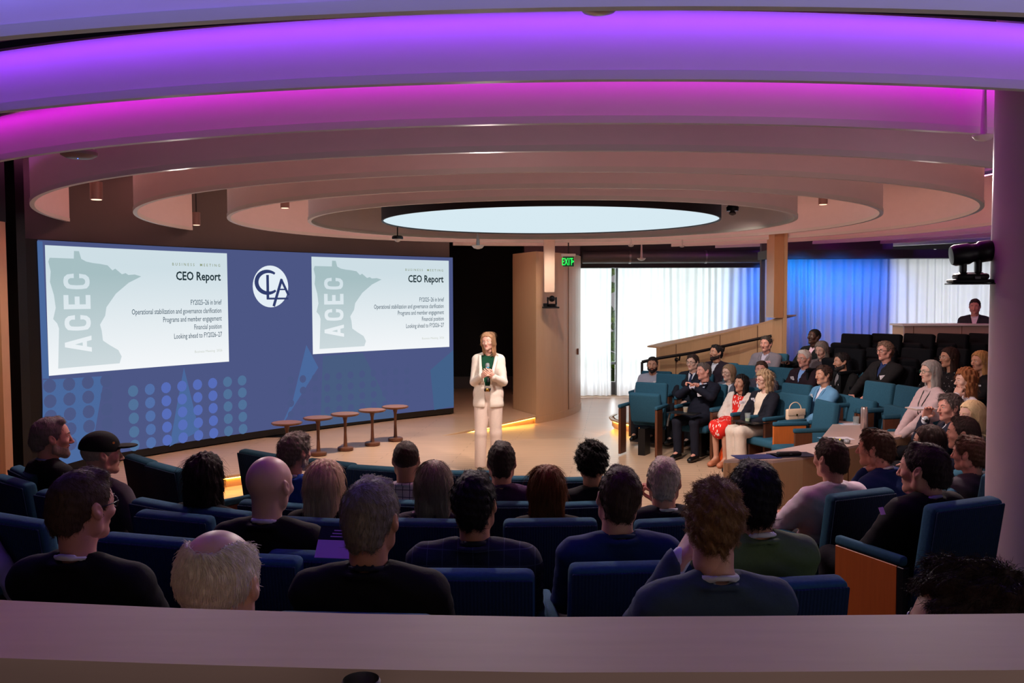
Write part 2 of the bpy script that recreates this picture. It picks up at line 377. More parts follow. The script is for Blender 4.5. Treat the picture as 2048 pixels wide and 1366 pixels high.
# map outline in unit slide coordinates (u right, v up)
MAP = [(.02, .975), (.02, .905), (.013, .875), (.023, .80), (.018, .72), (.035, .62), (.042, .52), (.028, .435), (.047, .40), (.055, .36), (.045, .05), (.36, .055), (.372, .11), (.355, .165), (.31, .21), (.275, .25), (.27, .33), (.262, .38), (.29, .45), (.298, .52), (.35, .63), (.42, .72), (.49, .775), (.455, .79), (.42, .785), (.405, .80), (.385, .79), (.35, .835), (.335, .82), (.31, .86), (.27, .87), (.235, .875), (.20, .885), (.175, .905), (.165, .965), (.14, .965), (.138, .905)]
MAP = MAP[1:]
def slide(px, name_label):
    (s0, zt), (s1, zt2), (s2, zb), (s3, zb2) = [spx(*p) for p in px]
    s0 = (s0+s3)/2; s1 = (s1+s2)/2; zt = (zt+zt2)/2; zb = (zb+zb2)/2; W = s1-s0; Hh = zt-zb
    print('slide', s0, s1, zb, zt, W/Hh)
    mb = MB(); spatch(mb, s0, s1, zb, zt, .018, 20); sl = mb.build('slide', M_slide, scr, smooth=True); sl['label'] = name_label
    def uv(u, v, o=.022): return (s0+u*W, zb+v*Hh)
    mb = MB(); spoly(mb, [uv(u, v) for u, v in MAP], .022); mb.build('state_map', M_map, sl)
    def pl(u0, v0, rot=False, kx=1., ky=1.):
        def f(x, y):
            if rot: uu, vv = s0+u0*W-y*kx, zb+v0*Hh+x*ky
            else: uu, vv = s0+u0*W+x*kx, zb+v0*Hh+y*ky
            p = sp(uu, vv, .027); return (p[0]-off.x, p[1]-off.y, p[2]-off.z)
        return f
    mbl = MB(); U0, U1 = .080, .215; LH = .148; v = .165
    def q(pts): spoly(mbl, [uv(U1-(U1-U0)*y, v+LH*x) for x, y in pts], .027)
    def cletter():
        o = []; n_ = []
        for t in np.linspace(R(38), R(322), 15):
            cx, cy = math.cos(t), math.sin(t); k = 1/max(abs(cx), abs(cy))**.55
            o.append((.45+.42*cx*k*.98, .5+.5*cy*k*.98)); n_.append((.45+.20*cx*k, .5+.32*cy*k))
        for i in range(14): q([o[i], o[i+1], n_[i+1], n_[i]])
        q([o[0], n_[0], (.63, .60), (.87, .60)]); q([o[-1], n_[-1], (.63, .40), (.87, .40)])
    def rc_(x0, y0, x1, y1): q([(x0, y0), (x1, y0), (x1, y1), (x0, y1)])
    q([(0, 0), (.24, 0), (.56, 1), (.32, 1)]); q([(.88, 0), (.64, 0), (.32, 1), (.56, 1)]); rc_(.2, .18, .68, .34); v += .168
    cletter(); v += .168
    rc_(.05, 0, .30, 1); rc_(.30, 0, .80, .18); rc_(.30, .41, .72, .59); rc_(.30, .82, .80, 1); v += .158
    cletter()
    mbl.build('large_letters', M_slide, sl)
    text_obj('CEO Report', .062*W, sl, M_ink, pl(.955, .75, False, .84), 'RIGHT', .0014*W, 1.0)
    text_obj('BUSINESS  MEETING', .020*W, sl, M_green, pl(.955, .875), 'RIGHT', .0002, 1.7)
    for t, v in (('FY2025\u201326 in brief', .53), ('Operational stabilization and governance clarification', .455), ('Programs and member engagement', .383), ('Financial position', .31), ('Looking ahead to FY2026\u201327', .235)):
        text_obj(t, .038*W, sl, M_ink2, pl(.957, v, False, .645), 'RIGHT', .0004, 1.0)
    text_obj('Business Meeting  2026', .018*W, sl, M_faint, pl(.957, .10), 'RIGHT')
slide([(88, 490), (452, 507), (457, 721), (96, 754)], 'left projected slide, white with a grey state map')
slide([(621, 514), (896, 521), (898, 693), (625, 709)], 'right projected slide, white with a grey state map')
# round emblem between the slides
cs, cz = spx(540, 573); er = (spx(575, 573)[0]-spx(504, 573)[0])/2; print('emblem', cs, cz, er)
M_emb = scre('emblem_white', (228, 238, 246)); M_nav = scre('emblem_navy', (50, 62, 108))
mb = MB(); spoly(mb, [(cs+er*math.cos(a), cz+er*math.sin(a)) for a in np.linspace(0, 2*math.pi, 41)[:-1]], .018); emb = mb.build('round_emblem', M_emb, scr)
mb = MB()
def stroke(pts, wd, o=.024):
    for (a, b), (c, d) in zip(pts[:-1], pts[1:]):
        l = math.hypot(c-a, d-b); nx, nz = -(d-b)/l*wd/2, (c-a)/l*wd/2
        spoly(mb, [(cs+er*(a+nx), cz+er*(b+nz)), (cs+er*(a-nx), cz+er*(b-nz)), (cs+er*(c-nx), cz+er*(d-nz)), (cs+er*(c+nx), cz+er*(d+nz))], o)
Cc = [(-.16+.64*math.cos(a), .20+.52*math.sin(a)) for a in np.linspace(R(52), R(312), 26)]
Co = []; Ci = []
for i, (x_, y_) in enumerate(Cc):
    t_ = math.sin(math.pi*i/25); k_ = .055+.055*t_; dx_, dy_ = x_+.16, (y_-.20)/.8; l_ = math.hypot(dx_, dy_)
    Co.append((cs+er*(x_+dx_/l_*k_), cz+er*(y_+dy_/l_*k_))); Ci.append((cs+er*(x_-dx_/l_*k_), cz+er*(y_-dy_/l_*k_)))
spoly(mb, Co+Ci[::-1], .024)
stroke([(-.18, .55), (-.18, -.60)], .15); stroke([(-.25, -.58), (.98, -.58)], .09)
stroke([(.14, -.95), (.62, .36)], .15); stroke([(.58, .36), (1.0, -.42)], .13); stroke([(.36, -.14), (.82, -.14)], .07)
mb.build('emblem_letters', M_nav, emb)
# left: pale wood wall end and dark gap
struct('wall_left_wood', MB().box((-8, 9.80, 0), (-5.64, 9.95, 3.04)), M_wood)
struct('wall_left_header', MB().box((-8, 9.82, 3.04), (-5.66, 10.0, 3.95)), M_black)
struct('wall_left_return', MB().strip([sp(-.55, 0, -.1)[:2], sp(-.50, 0, .35)[:2]], 0, 3.95, .12), M_blackp)
# doorway portal of oak with curved face
def arcpts(a, b, bulge, n=12):
    a = Vector(a); b = Vector(b); m = (a+b)/2; t = (b-a); nn = Vector((t.y, -t.x)).normalized()
    return [tuple(a+(b-a)*u+nn*bulge*4*u*(1-u)) for u in np.linspace(0, 1, n)]
cur = arcpts((.44, 16.2), (1.44, 18.6), .22)
outl = [(.02, 17.25)]+cur+[(1.2, 20.9), (.02, 20.9)]
port = MB().prism(outl, -.15, 3.0); struct('wall_portal', port, M_wood)
struct('trim_1', MB().prism([(.00, 17.2), (.42, 16.17)]+[(x+.012, y-.012) for x, y in cur[1:]]+[(1.2, 20.8), (.02, 20.8)], -.15, -.02), M_wood)
struct('wall_portal_top', MB().box((.25, 17.6, 3.0), (1.35, 20.9, 3.95)), mat('dark_plaster', (70, 68, 76), .8))
mb = MB()
i = 5; a = cur[i]; mb.box((a[0]-.004, a[1]-.012, -.02), (a[0]+.006, a[1]+.02, 3.0)); struct('trim_2', mb, M_dwood)
# hanging cream housing, camera on shelf, exit sign, switch
def P(px, py, y): return atd(px, py, y)
a = P(1088, 490, 15.6); b = P(1110, 585, 15.6)
h = MB().rbox((a[0], 15.6, b[2]), (b[0], 15.85, 3.95), .02); o = smooth_by_angle(h.build('projector_housing', mat('cream_metal', (212, 190, 172), .5, .03))); tag(o, 'tall cream metal housing hanging before the oak portal', 'housing')
def ptz(name, loc, s, rz, label, up=False):
    r = empty(name, loc, rz, label=label, cat='camera')
    b = MB(); b.lathe([(.075*s, 0), (.08*s, .012*s), (.078*s, .03*s), (.05*s, .045*s)], 24); smooth_by_angle(b.build('base', M_blackp, r))
    b = MB()
    for sx in (-1, 1): b.rbox((sx*.065*s-.014*s, -.025*s, .03*s), (sx*.065*s+.014*s, .025*s, .15*s), .008*s)
    smooth_by_angle(b.build('yoke', M_blackp, r))
    b = MB(); M = Matrix.Translation((0, 0, .125*s)) @ Matrix.Rotation(R(90), 4, 'X')
    b.lathe([(.03*s, -.07*s), (.046*s, -.06*s), (.05*s, 0), (.046*s, .05*s), (.034*s, .068*s)], 24, M=M); smooth_by_angle(b.build('camera_head', M_blackp, r))
    b = MB(); b.lathe([(.028*s, .066*s), (.028*s, .078*s), (.02*s, .08*s)], 20, M=M); smooth_by_angle(b.build('lens', mat('lens_glass', (20, 24, 34), .08, 0), r))
    return r
a = P(1103, 613, 16.3)
ptz('ptz_camera', (a[0], 16.12, a[2]), 1.15, 0, 'small black pan-tilt camera on oak portal under cream housing')
b = MB().rbox((a[0]-.17, 16.0, a[2]-.03), (a[0]+.13, 16.35, a[2]-.002), .008).box((a[0]-.16, 16.02, a[2]), (a[0]-.09, 16.1, a[2]+.06)); o = b.build('camera_shelf', M_blackp); tag(o, 'black bracket shelf under the camera on the oak portal', 'shelf')
a = P(1126, 513, 16.2); b2 = P(1148, 533, 16.2)
ex = empty('exit_sign', ((a[0]+b2[0])/2, 16.2, (a[2]+b2[2])/2), label='green lit EXIT sign hanging by the oak portal', cat='sign')
w2 = (b2[0]-a[0])/2; h2 = (a[2]-b2[2])/2
smooth_by_angle(MB().rbox((-w2, 0, -h2), (w2, .04, h2), .006).build('sign_plate', mat('exit_dark_green', (10, 70, 38), .3, .05, emit=.25), ex))
MB().rbox((-w2-.03, -.01, h2), (w2+.03, .06, h2+.05), .006).build('sign_housing', M_white, ex)
MB().tube([(0, .02, h2+.05), (0, .02, 3.95-ex.location.z)], .012).build('hanger', M_blackp, ex)
text_obj('EXIT', h2*2.0, ex, emis('exit_green', None, 1.6, (.02, 1, .10, 1)), lambda x, y: (x-.022, -.004, y-h2*.70), 'CENTER', .002, 1.12, 'exit_letters', .50)
text_obj('>', h2*1.0, ex, emis('exit_green', None, 1.6), lambda x, y: (x*.8+w2*.80, -.004, y-h2*.35), 'CENTER', .004, 1, 'exit_arrow')
a = P(1153, 703, 17.85); o = MB().rbox((a[0]-.02, 17.80, a[2]-.06), (a[0]+.04, 17.95, a[2]+.06), .004).build('wall_switch', M_dwood); tag(o, 'small brown wall plate at the edge of the oak portal', 'wall plate')
# ---- window wall ----
M_head = mat('dark_grey_header', (58, 58, 56), .6)
struct('trim_3', MB().box((1.2, 19.7, 2.80), (12, 20.0, 3.02)), M_head)
mb = MB(); mb.box((1.2, 20.9, -.15), (5.0, 21.0, .15)).box((5.0, 20.9, -.2), (7.2, 21.0, 3.95)); struct('wall_far', mb, M_dark)
struct('wall_far_upper', MB().box((1.2, 20.9, 3.0), (5.0, 21.0, 3.95)), M_dark)
# trees and lawn seen through the slit in the curtains
hedge = MB(); rnd = random.Random(4)
for i in range(110):
    x = rnd.uniform(.8, 5.2); z = rnd.uniform(.0, 3.0); hedge.lathe([(.03, -.18), (.22, -.1), (.3, 0), (.2, .14), (.03, .2)], 9, (x, 24.6+rnd.uniform(0, .6), z))
o = hedge.build('hedge', mat('hedge_green', (120, 160, 60), .8, .5, 9, emit=0)); tag(o, 'bright green hedge outside, seen through the slit in the curtains', 'hedge')
struct('floor_lawn', MB().box((-2, 23.0, -.35), (12, 28, -.15)), mat('lawn_green', (120, 150, 70), .9, .4, 30))
wf = MB()
for x in (1.25, 2.45, 3.7, 4.95): wf.box((x-.03, 20.78, -.15), (x+.03, 20.86, 3.0))
for z in (.6, 2.95): wf.box((1.2, 20.8, z-.03), (5.0, 20.85, z+.03))
struct('window_1', wf, M_grey)
def glassm():
    m = bpy.data.materials.new('window_glass'); m.use_nodes = True; nt = m.node_tree; nt.nodes.clear()
    t = nt.nodes.new('ShaderNodeBsdfTransparent'); t.inputs[0].default_value = (.92, .96, .95, 1); g = nt.nodes.new('ShaderNodeBsdfGlossy'); g.inputs['Roughness'].default_value = .02
    mx = nt.nodes.new('ShaderNodeMixShader'); mx.inputs[0].default_value = .05; o = nt.nodes.new('ShaderNodeOutputMaterial')
    nt.links.new(t.outputs[0], mx.inputs[1]); nt.links.new(g.outputs[0], mx.inputs[2]); nt.links.new(mx.outputs[0], o.inputs[0]); return m
struct('window_2', MB().box((1.2, 20.82, .6), (5.0, 20.83, 2.95)), glassm())
def curtain_mat():
    m = bpy.data.materials.new('sheer_white_curtain'); m.use_nodes = True; nt = m.node_tree; nt.nodes.clear(); N = nt.nodes; L = nt.links
    t = N.new('ShaderNodeBsdfTranslucent'); d = N.new('ShaderNodeBsdfDiffuse'); mx = N.new('ShaderNodeMixShader'); o = N.new('ShaderNodeOutputMaterial')
    tc = N.new('ShaderNodeTexCoord'); nz = N.new('ShaderNodeTexNoise'); nz.inputs['Scale'].default_value = 3; cr = N.new('ShaderNodeMix'); cr.data_type = 'RGBA'
    cr.inputs[6].default_value = (.74, .78, .80, 1); cr.inputs[7].default_value = (.86, .88, .88, 1)
    L.new(tc.outputs['Object'], nz.inputs['Vector']); L.new(nz.outputs[0], cr.inputs[0])
    L.new(cr.outputs[2], t.inputs[0]); L.new(cr.outputs[2], d.inputs[0]); mx.inputs[0].default_value = .5
    L.new(t.outputs[0], mx.inputs[1]); L.new(d.outputs[0], mx.inputs[2]); L.new(mx.outputs[0], o.inputs[0]); return m
M_cur = curtain_mat()
def curtain(x0, x1, y, z0, z1, label, seed, fold=.17, amp=.042, yfun=None):
    rnd = random.Random(seed); n = int((x1-x0)/.012); ph = rnd.random()*6
    V = []; F = []; NZ = 14
    for i in range(n+1):
        x = x0+(x1-x0)*i/n
        for j in range(NZ+1):
            t = j/NZ; z = z0+(z1-z0)*t
            a = amp*(.55+.45*(1-t)); w1 = math.sin(2*math.pi*(x/fold)+1.3*math.sin(x*5.1+seed)+ph+.5*math.sin(t*2.2+x*3)); w2 = .5*math.sin(2*math.pi*x/(fold*2.7)+t*1.5+seed)
            yy = y+(yfun(x) if yfun else 0)
            V.append((x+.012*math.sin(7*x+3*t), yy+a*(w1+w2), z))
    for i in range(n):
        for j in range(NZ): q = i*(NZ+1)+j; F.append((q, q+NZ+1, q+NZ+2, q+1))
    o = mk('curtain', V, np.array(F), M_cur, smooth=True); tag(o, label, 'curtain'); return o
curtain(1.45, 2.28, 20.35, -.11, 2.86, 'narrow sheer white curtain between oak portal and the slit', 1)
curtain(2.42, 6.15, 20.35, -.11, 2.86, 'wide sheer curtain, white at left and lit blue at right', 2)
curtain(4.78, 9.6, 16.75, -.1, 2.88, 'long sheer curtain behind the black seats, blue turning to white', 3, yfun=lambda x: 0)
struct('wall_side_panel', MB().box((4.75, 16.95, -.15), (7.25, 17.05, 3.95)), M_dark)
struct('trim_4', MB().box((4.72, 16.4, 2.86), (10.6, 17.1, 3.02)), M_head)
struct('wall_ceiling_bulkhead', MB().box((1.4, 20.0, 3.02), (10.6, 20.9, 3.95)), M_dark)
# air duct
d = empty('air_duct', (1.5, 18.9, 3.0), label='long round grey air duct above the curtains', cat='air duct')
smooth_by_angle(MB().tube([(0, 0, 0), (9, -.2, 0)], .13, 24).build('duct_pipe', M_grey, d))
for x in (1.0, 2.6, 4.2, 5.8, 7.4): smooth_by_angle(MB().tube([(x-.02, -.02*x, 0), (x+.02, -.02*x, 0)], .138, 24).build('duct_joint', M_steel, d))
# ---- curved oak ramp wall with handrail ----
RW = [(1320, 697, 15.1), (1352, 689, 15.22), (1385, 682, 15.32), (1440, 670, 15.42), (1480, 660, 15.45), (1515, 651, 15.4), (1545, 641, 15.3), (1566, 633, 15.15)]
rp = [atd(*q) for q in RW]
struct('wall_ramp', MB().strip([(p[0], p[1]) for p in rp], -.15, [p[2] for p in rp], .12), M_wood)
struct('trim_5', MB().strip([(p[0], p[1]-.01) for p in rp], [float(p[2]) for p in rp], [float(p[2])+.025 for p in rp], .42), M_wood)
mb = MB()
for q in (1, 3, 5): x, y, z = rp[q]; mb.box((x-.004, y-.012, 0), (x+.004, y+.01, z))
struct('trim_6', mb, M_dwood)
a = atd(1547, 520, 15.15); b = atd(1566, 520, 15.15)
struct('wall_ramp_pillar', MB().box((a[0], 15.10, float(rp[-1][2])-.02), (b[0], 15.55, 3.95)), mat('oak_brown', (176, 128, 88), .45, .08, 6, stretch=(10, 10, .6)))
c2 = atd(1574, 520, 15.15)
struct('wall_ramp_end', MB().box((b[0], 15.12, 0), (c2[0], 15.6, 3.95)), M_wood)
hr = empty('handrail', tuple(atd(1284, 760, 14.9)), label='black metal handrail climbing along the oak ramp wall', cat='handrail'); ho = Vector(hr.location)
pts = [Vector(atd(*q))-ho for q in ((1284, 724, 14.8), (1320, 716, 14.82), (1385, 706, 14.95), (1440, 694, 15.1), (1500, 681, 15.15), (1543, 672, 15.1))]
smooth_by_angle(MB().tube(pts, .026, 12).build('rail', M_blackp, hr))
smooth_by_angle(MB().tube([Vector(atd(1284, 724, 14.8))-ho, Vector(atd(1284, 724, 14.8))-ho-Vector((0, 0, 1.0))], .022, 10).build('post', M_blackp, hr))
for q in ((1360, 711, 14.9), (1449, 693, 15.1)):
    p = Vector(atd(*q))-ho; smooth_by_angle(MB().tube([p, p+Vector((0, .06, -.08)), p+Vector((0, .35, -.09))], .014, 8).tube([p+Vector((0, .30, -.09)), p+Vector((0, .36, -.09))], .035, 12).build('bracket', M_blackp, hr))
# ---- column at right ----
smooth_by_angle(struct('wall_column', MB().lathe([(.28, 0), (.28, 3.95)], 64, (2.87, 4.75, 0)), mat('column_plaster', (205, 196, 200), .5, .03, 6)))
# ---- ceiling rings ----
RC = (.52, 12.1)
RINGS = [('Z', 9.11, .30, (.16, .12, 1), 20), ('A', 8.12, .30, (.27, .03, 1), 15), ('B', 7.13, .30, (.85, .0, .95), 8), ('C', 6.18, .70, (1, .22, .55), 12), ('D', 5.18, .70, (1, .36, .32), 22), ('E', 4.15, .70, (1, .46, .36), 24), ('F', 3.18, .70, (1, .48, .38), 22)]
names = {'Z': 'blue-violet lit outermost ceiling ring passing overhead', 'A': 'bright violet lit ceiling ring, second from the outside', 'B': 'magenta lit ceiling ring, third from the outside', 'C': 'dusky purple ceiling ring ending at the dark wall', 'D': 'pinkish white ceiling ring inside the dusky purple ring', 'E': 'cream ceiling ring, second one around the light disc', 'F': 'innermost cream ceiling ring around the glowing disc'}
ZR = 3.155
def far_theta(px, r):
    d = ray(px, 490); a = d[0]**2+d[1]**2; b = 2*(-d[0]*RC[0]-d[1]*RC[1]); c = RC[0]**2+RC[1]**2-r*r
    t = (-b+math.sqrt(b*b-4*a*c))/2/a; return math.atan2(d[1]*t-RC[1], d[0]*t-RC[0])
def wall_theta(r):   # where the ring meets the screen wall on the left
    for k in range(2000):
        th = math.pi*1.25-k*.001
        x, y = RC[0]+r*math.cos(th), RC[1]+r*math.sin(th)
        if math.hypot(x-SX, y-SY) > SR+.05: return th
    return math.pi*.9
for nm, r, h, c, st in RINGS:
    if nm in 'EF': t0, t1 = 0, 2*math.pi
    elif nm == 'D': t0, t1 = far_theta(905.5, r)-2*math.pi, wall_theta(r)
    elif nm == 'C': t0, t1 = far_theta(1343, r)-2*math.pi, wall_theta(r)
    elif nm == 'B': t0, t1 = far_theta(1431, r)-2*math.pi, math.pi*1.02
    else: t0, t1 = far_theta(1521 if nm == 'A' else 1640, r)-2*math.pi, math.pi*1.05
    if nm not in 'EF':
        if t1-t0 > 2*math.pi: t0 += 2*math.pi
        while t1 < 0: t1 += 2*math.pi
        # go from t0 (far right, clockwise past the near side) to t1: parametrize decreasing
        ts = np.linspace(t0+2*math.pi, t1, 160) if t0+2*math.pi > t1+1e-3 else np.linspace(t0, t1, 160)
        # near side is at -pi/2 (= 3pi/2); choose range that contains it
        lo, hi = t1, t0+2*math.pi*2
        ts = np.linspace(t1, t0+2*math.pi+2*math.pi if t0+2*math.pi < t1 else t0+2*math.pi, 160)
        if not (ts[0] <= 1.5*math.pi <= ts[-1]): ts = np.linspace(t1, t0+4*math.pi, 160)
    else: ts = np.linspace(0, 2*math.pi, 161)
    root = empty('ceiling_ring', (RC[0], RC[1], ZR), label=names[nm], cat='ceiling ring', group='concentric fabric ceiling rings')
    prof = lambda r0, r1, z0, z1: [(r0, z0), (r1, z0), (r1, z1), (r0, z1)]
    def ringmesh(r0, r1, z0, z1):
        V = []; F = []; n = len(ts)
        for t in ts:
            for rr, zz in prof(r0, r1, z0, z1): V.append((rr*math.cos(t), rr*math.sin(t), zz))
        for i in range(n-1):
            for k in range(4): F.append((4*i+k, 4*i+4+k, 4*i+4+(k+1) % 4, 4*i+(k+1) % 4))
        m = MB().raw(V, F)
        if nm not in 'EF': m.F += [(0, 1, 2, 3), (4*n-1, 4*n-2, 4*n-3, 4*n-4)]; m.MI += [0, 0]
        return m
    smooth_by_angle(fixn(ringmesh(r-.02, r+.012, .042, h).build('baffle', M_fin, root)))
    smooth_by_angle(fixn(ringmesh(r-.024, r+.02, 0, .042).build('edge_trim', M_rim, root)))
    o = fixn(ringmesh(r+.07, r+.11, h-.004+(.03 if nm not in 'ZAB' else 0), h+.004+(.03 if nm not in 'ZAB' else 0)).build('led_strip', emis('led_'+nm, None, st, c+(1,)), root))
    if nm in 'ZAB': fixn(ringmesh(r+.115, r+.12, h-.028, h+.006).build('added_glow_lip', M_black, root))  # black lip added to hide the glowing strip from the outer side
# glowing disc
dr = empty('light_disc', (RC[0], RC[1], 3.155), label='large round glowing white disc at the centre of the rings', cat='ceiling light')
smooth_by_angle(MB().lathe([(2.24, .50), (2.24, .03), (2.26, .03), (2.26, .50), (2.24, .50)], 128, cap=False).build('disc_rim', mat('dark_rim', (38, 30, 32), .6), dr))
MB().lathe([(2.235, .045), (2.235, .06)], 128).build('diffuser', emis('disc_glow', (206, 224, 232), 1.1), dr)
# ceiling fixtures
def downlight(px, py, y, rad, hh, label):
    p = atd(px, py, y); r = empty('downlight', (p[0], p[1], p[2]), label=label, cat='downlight', group='cylinder downlights among the rings')
    smooth_by_angle(MB().lathe([(rad, 0), (rad, hh)], 24).build('lamp_body', mat('bronze_metal', (150, 120, 112), .35, .05, metal=.6), r))
    smooth_by_angle(MB().lathe([(rad*.8, -.004), (rad*.8, .0)], 24).build('lamp_lens', emis('lamp_warm', None, 2.2, (1, .62, .42, 1)), r))
    MB().tube([(0, 0, hh), (0, 0, 3.95-p[2])], .008, 8).build('stem', M_blackp, r)
    return r
downlight(193, 399, 8.2, .055, .16, 'cylinder downlight left of the cut-off pink ring, before dark wall')
downlight(393, 450, 10.6, .045, .15, 'small cylinder downlight hanging just above the left slide')
downlight(570, 416, 11.2, .055, .17, 'cylinder downlight inside the left of the cream rings')
downlight(1646, 409, 11.0, .055, .17, 'cylinder downlight inside the right of the cream rings')
o = empty('smoke_detector', tuple(atd(795, 478, 13.5)), label='domed white detector hanging under the rings above the video wall', cat='detector')
smooth_by_angle(MB().lathe([(.085, .0), (.085, .035), (.06, .05)], 20).build('mount', M_blackp, o)); smooth_by_angle(MB().lathe([(.01, -.045), (.035, -.035), (.055, -.01), (.058, 0)], 20).build('dome', M_white, o)); MB().tube([(0, 0, .05), (0, 0, .35)], .01, 6).build('stem', M_blackp, o)
o = empty('ceiling_camera', tuple(atd(1465, 422, 12.2)), label='small dark dome device right of the glowing disc', cat='detector')
smooth_by_angle(MB().lathe([(.08, 0), (.085, .05), (.05, .09)], 20).build('mount', M_blackp, o)); smooth_by_angle(MB().lathe([(.012, -.06), (.045, -.045), (.05, -.03), (.03, 0)], 20).build('dome', M_grey, o)); MB().tube([(0, 0, .09), (0, 0, .6)], .01, 6).build('stem', M_blackp, o)
for px, py, y, rad, lab in ((956, 492, 14.5, .10, 'flat white speaker dot at the ring edge above the doorway'), (1198, 6, 3.3, .085, 'glass dome detector at the top edge of the photo'), (1262, 491, 15.6, .05, 'left small white sensor on the duct line above the curtains'), (1364, 492, 15.6, .05, 'right small white sensor on the duct line above the curtains'), (1283, 517, 18.5, .09, 'white domed sensor on the header above the white curtain'), (1967, 272, 5.2, .06, 'small pale sensor under the magenta ring by the column')):
    p = atd(px, py, y); o = mk('ceiling_sensor', *(lambda m: (m.V, m.F))(MB().lathe([(.02*rad/.1, -.5*rad), (.7*rad, -.35*rad), (rad, 0), (rad, .1*rad), (.3*rad, .15*rad), (.06*rad, .5)], 24)), M_steel if py < 10 else M_white); o.location = p; smooth_by_angle(o); tag(o, lab, 'sensor', 'round ceiling sensors')
p = atd(158, 308, 6.6); o = empty('wifi_access_point', tuple(p), label='rounded dark wireless access point under the magenta ring', cat='access point')
smooth_by_angle(MB().lathe([(.02, -.035), (.09, -.03), (.125, -.01), (.13, .01), (.12, .03)], 32).build('shell', mat('taupe_plastic', (120, 104, 108), .45), o)); MB().lathe([(.004, -.038), (.004, -.034)], 8, (.0, -.02, 0)).build('status_light', emis('status_blue', (80, 120, 255), 3), o); MB().tube([(0, 0, .03), (0, 0, .25)], .02, 8).build('stem', M_blackp, o)
# black moving-head camera hanging near the column
p = atd(1942, 566, 4.86); r = empty('moving_camera', tuple(p), R(-12), label='large black pan-tilt camera on a shelf fixed to the column', cat='camera')
smooth_by_angle(MB().rbox((-.19, -.12, 0), (.17, .12, .035), .02).rbox((-.15, -.10, .03), (.14, .10, .09), .03).build('base', M_blackp, r))
smooth_by_angle(MB().rbox((-.11, -.05, .06), (.10, .05, .10), .015).build('yoke', M_blackp, r)); smooth_by_angle(MB().rbox((-.10, -.045, .09), (-.045, .045, .28), .02).build('yoke_arm', M_blackp, r)); smooth_by_angle(MB().rbox((.03, -.045, .09), (.085, .045, .28), .02).build('yoke_arm', M_blackp, r))
Mm = Matrix.Translation((0, 0, .28)) @ Matrix.Rotation(R(82), 4, 'Y')
smooth_by_angle(MB().lathe([(.03, -.185), (.085, -.18), (.10, -.15), (.10, -.03), (.085, .0), (.085, .05), (.10, .07), (.10, .16), (.085, .19), (.03, .195)], 28, M=Mm).build('camera_head', M_blackp, r))
MB().rbox((.0, -.125, .035), (.05, -.119, .06), .002).build('connector_panel', M_grey, r)
MB().rbox((-.20, -.13, -.014), (.42, .13, -.002), .003, 1).build('shelf_plate', M_blackp, r); r.scale = (.58, .58, .58)
# ---- foreground ledge ----
def ledge_pts(z, rows): return [atz(px, py, z) for px, py in rows]
top = [(-700, 1150), (0, 1200), (350, 1216), (700, 1227), (1100, 1234), (1500, 1232), (2048, 1227), (2800, 1205)]
bot = [(-700, 1290), (0, 1316), (350, 1328), (700, 1338), (1100, 1345), (1500, 1344), (2048, 1340), (2800, 1325)]
tp = [atz(a, b, 1.71) for a, b in top]; bp = [atz(a, b, 1.71) for a, b in bot]
V = []; F = []
def smoothline(P, n=60):
    P = np.array(P); t = np.linspace(0, len(P)-1, n); return np.stack([np.interp(t, range(len(P)), P[:, k]) for k in range(3)], 1)
tp = smoothline(tp); bp = smoothline(bp)
for a, b in zip(tp, bp): V += [(a[0], a[1], 1.71), (b[0], b[1], 1.71), (b[0], b[1], 1.675), (a[0], a[1], 1.675)]
for i in range(59): F += [(4*i+k, 4*i+(k+1) % 4, 4*i+4+(k+1) % 4, 4*i+4+k) for k in range(4)]
rail = empty('balcony_rail', (0, 1.3, .6), label='long curved wooden balcony ledge across the bottom of the photo', cat='ledge')
mm = MB().raw([(x, y-1.3, z-.6) for x, y, z in V], F); smooth_by_angle(fixn(mm.build('cap', mat('satin_oak_cap', (178, 150, 140), .62, .08, 4, stretch=(1, 9, 9)), rail)))
tl = [(p[0], p[1]-1.3-.03) for p in tp]
fixn(MB().strip(tl, -.1, 1.075, -.10).build('front_panel', M_wood, rail))
ct = [(x, y-.12) for x, y in tl]
V = [(p[0], p[1]-1.3-.02, .92) for p in bp]+[(p[0], p[1]-1.3-.45, .92) for p in bp]
o = MB().raw(V+[(x, y, .88) for x, y, z in V], [(i, i+1, 61+i, 60+i) for i in range(59)]+[(120+i, 180+i, 181+i, 121+i) for i in range(59)]+[(60+i, 61+i, 181+i, 180+i) for i in range(59)]).build('lower_shelf', mat('shelf_oak', (190, 160, 112), .45, .1, 4, stretch=(1, 9, 9)), rail)
p = atd(722, 1358, 1.08); cup = empty('drink_can', (p[0], p[1], 1.522), label='purple-topped round can standing on the ledge shelf at the bottom', cat='can'); cup.scale = (.72, .72, (p[2]-1.522)/.112)
smooth_by_angle(MB().lathe([(.030, 0), (.032, .005), (.032, .105), (.034, .11), (.031, .112), (.030, .10), (.029, .098)], 40).build('tin_body', M_steel, cup)); MB().lathe([(.029, .095), (.029, .1)], 30).build('contents', mat('purple_confetti', (150, 70, 160), .6, .6, 160), cup)
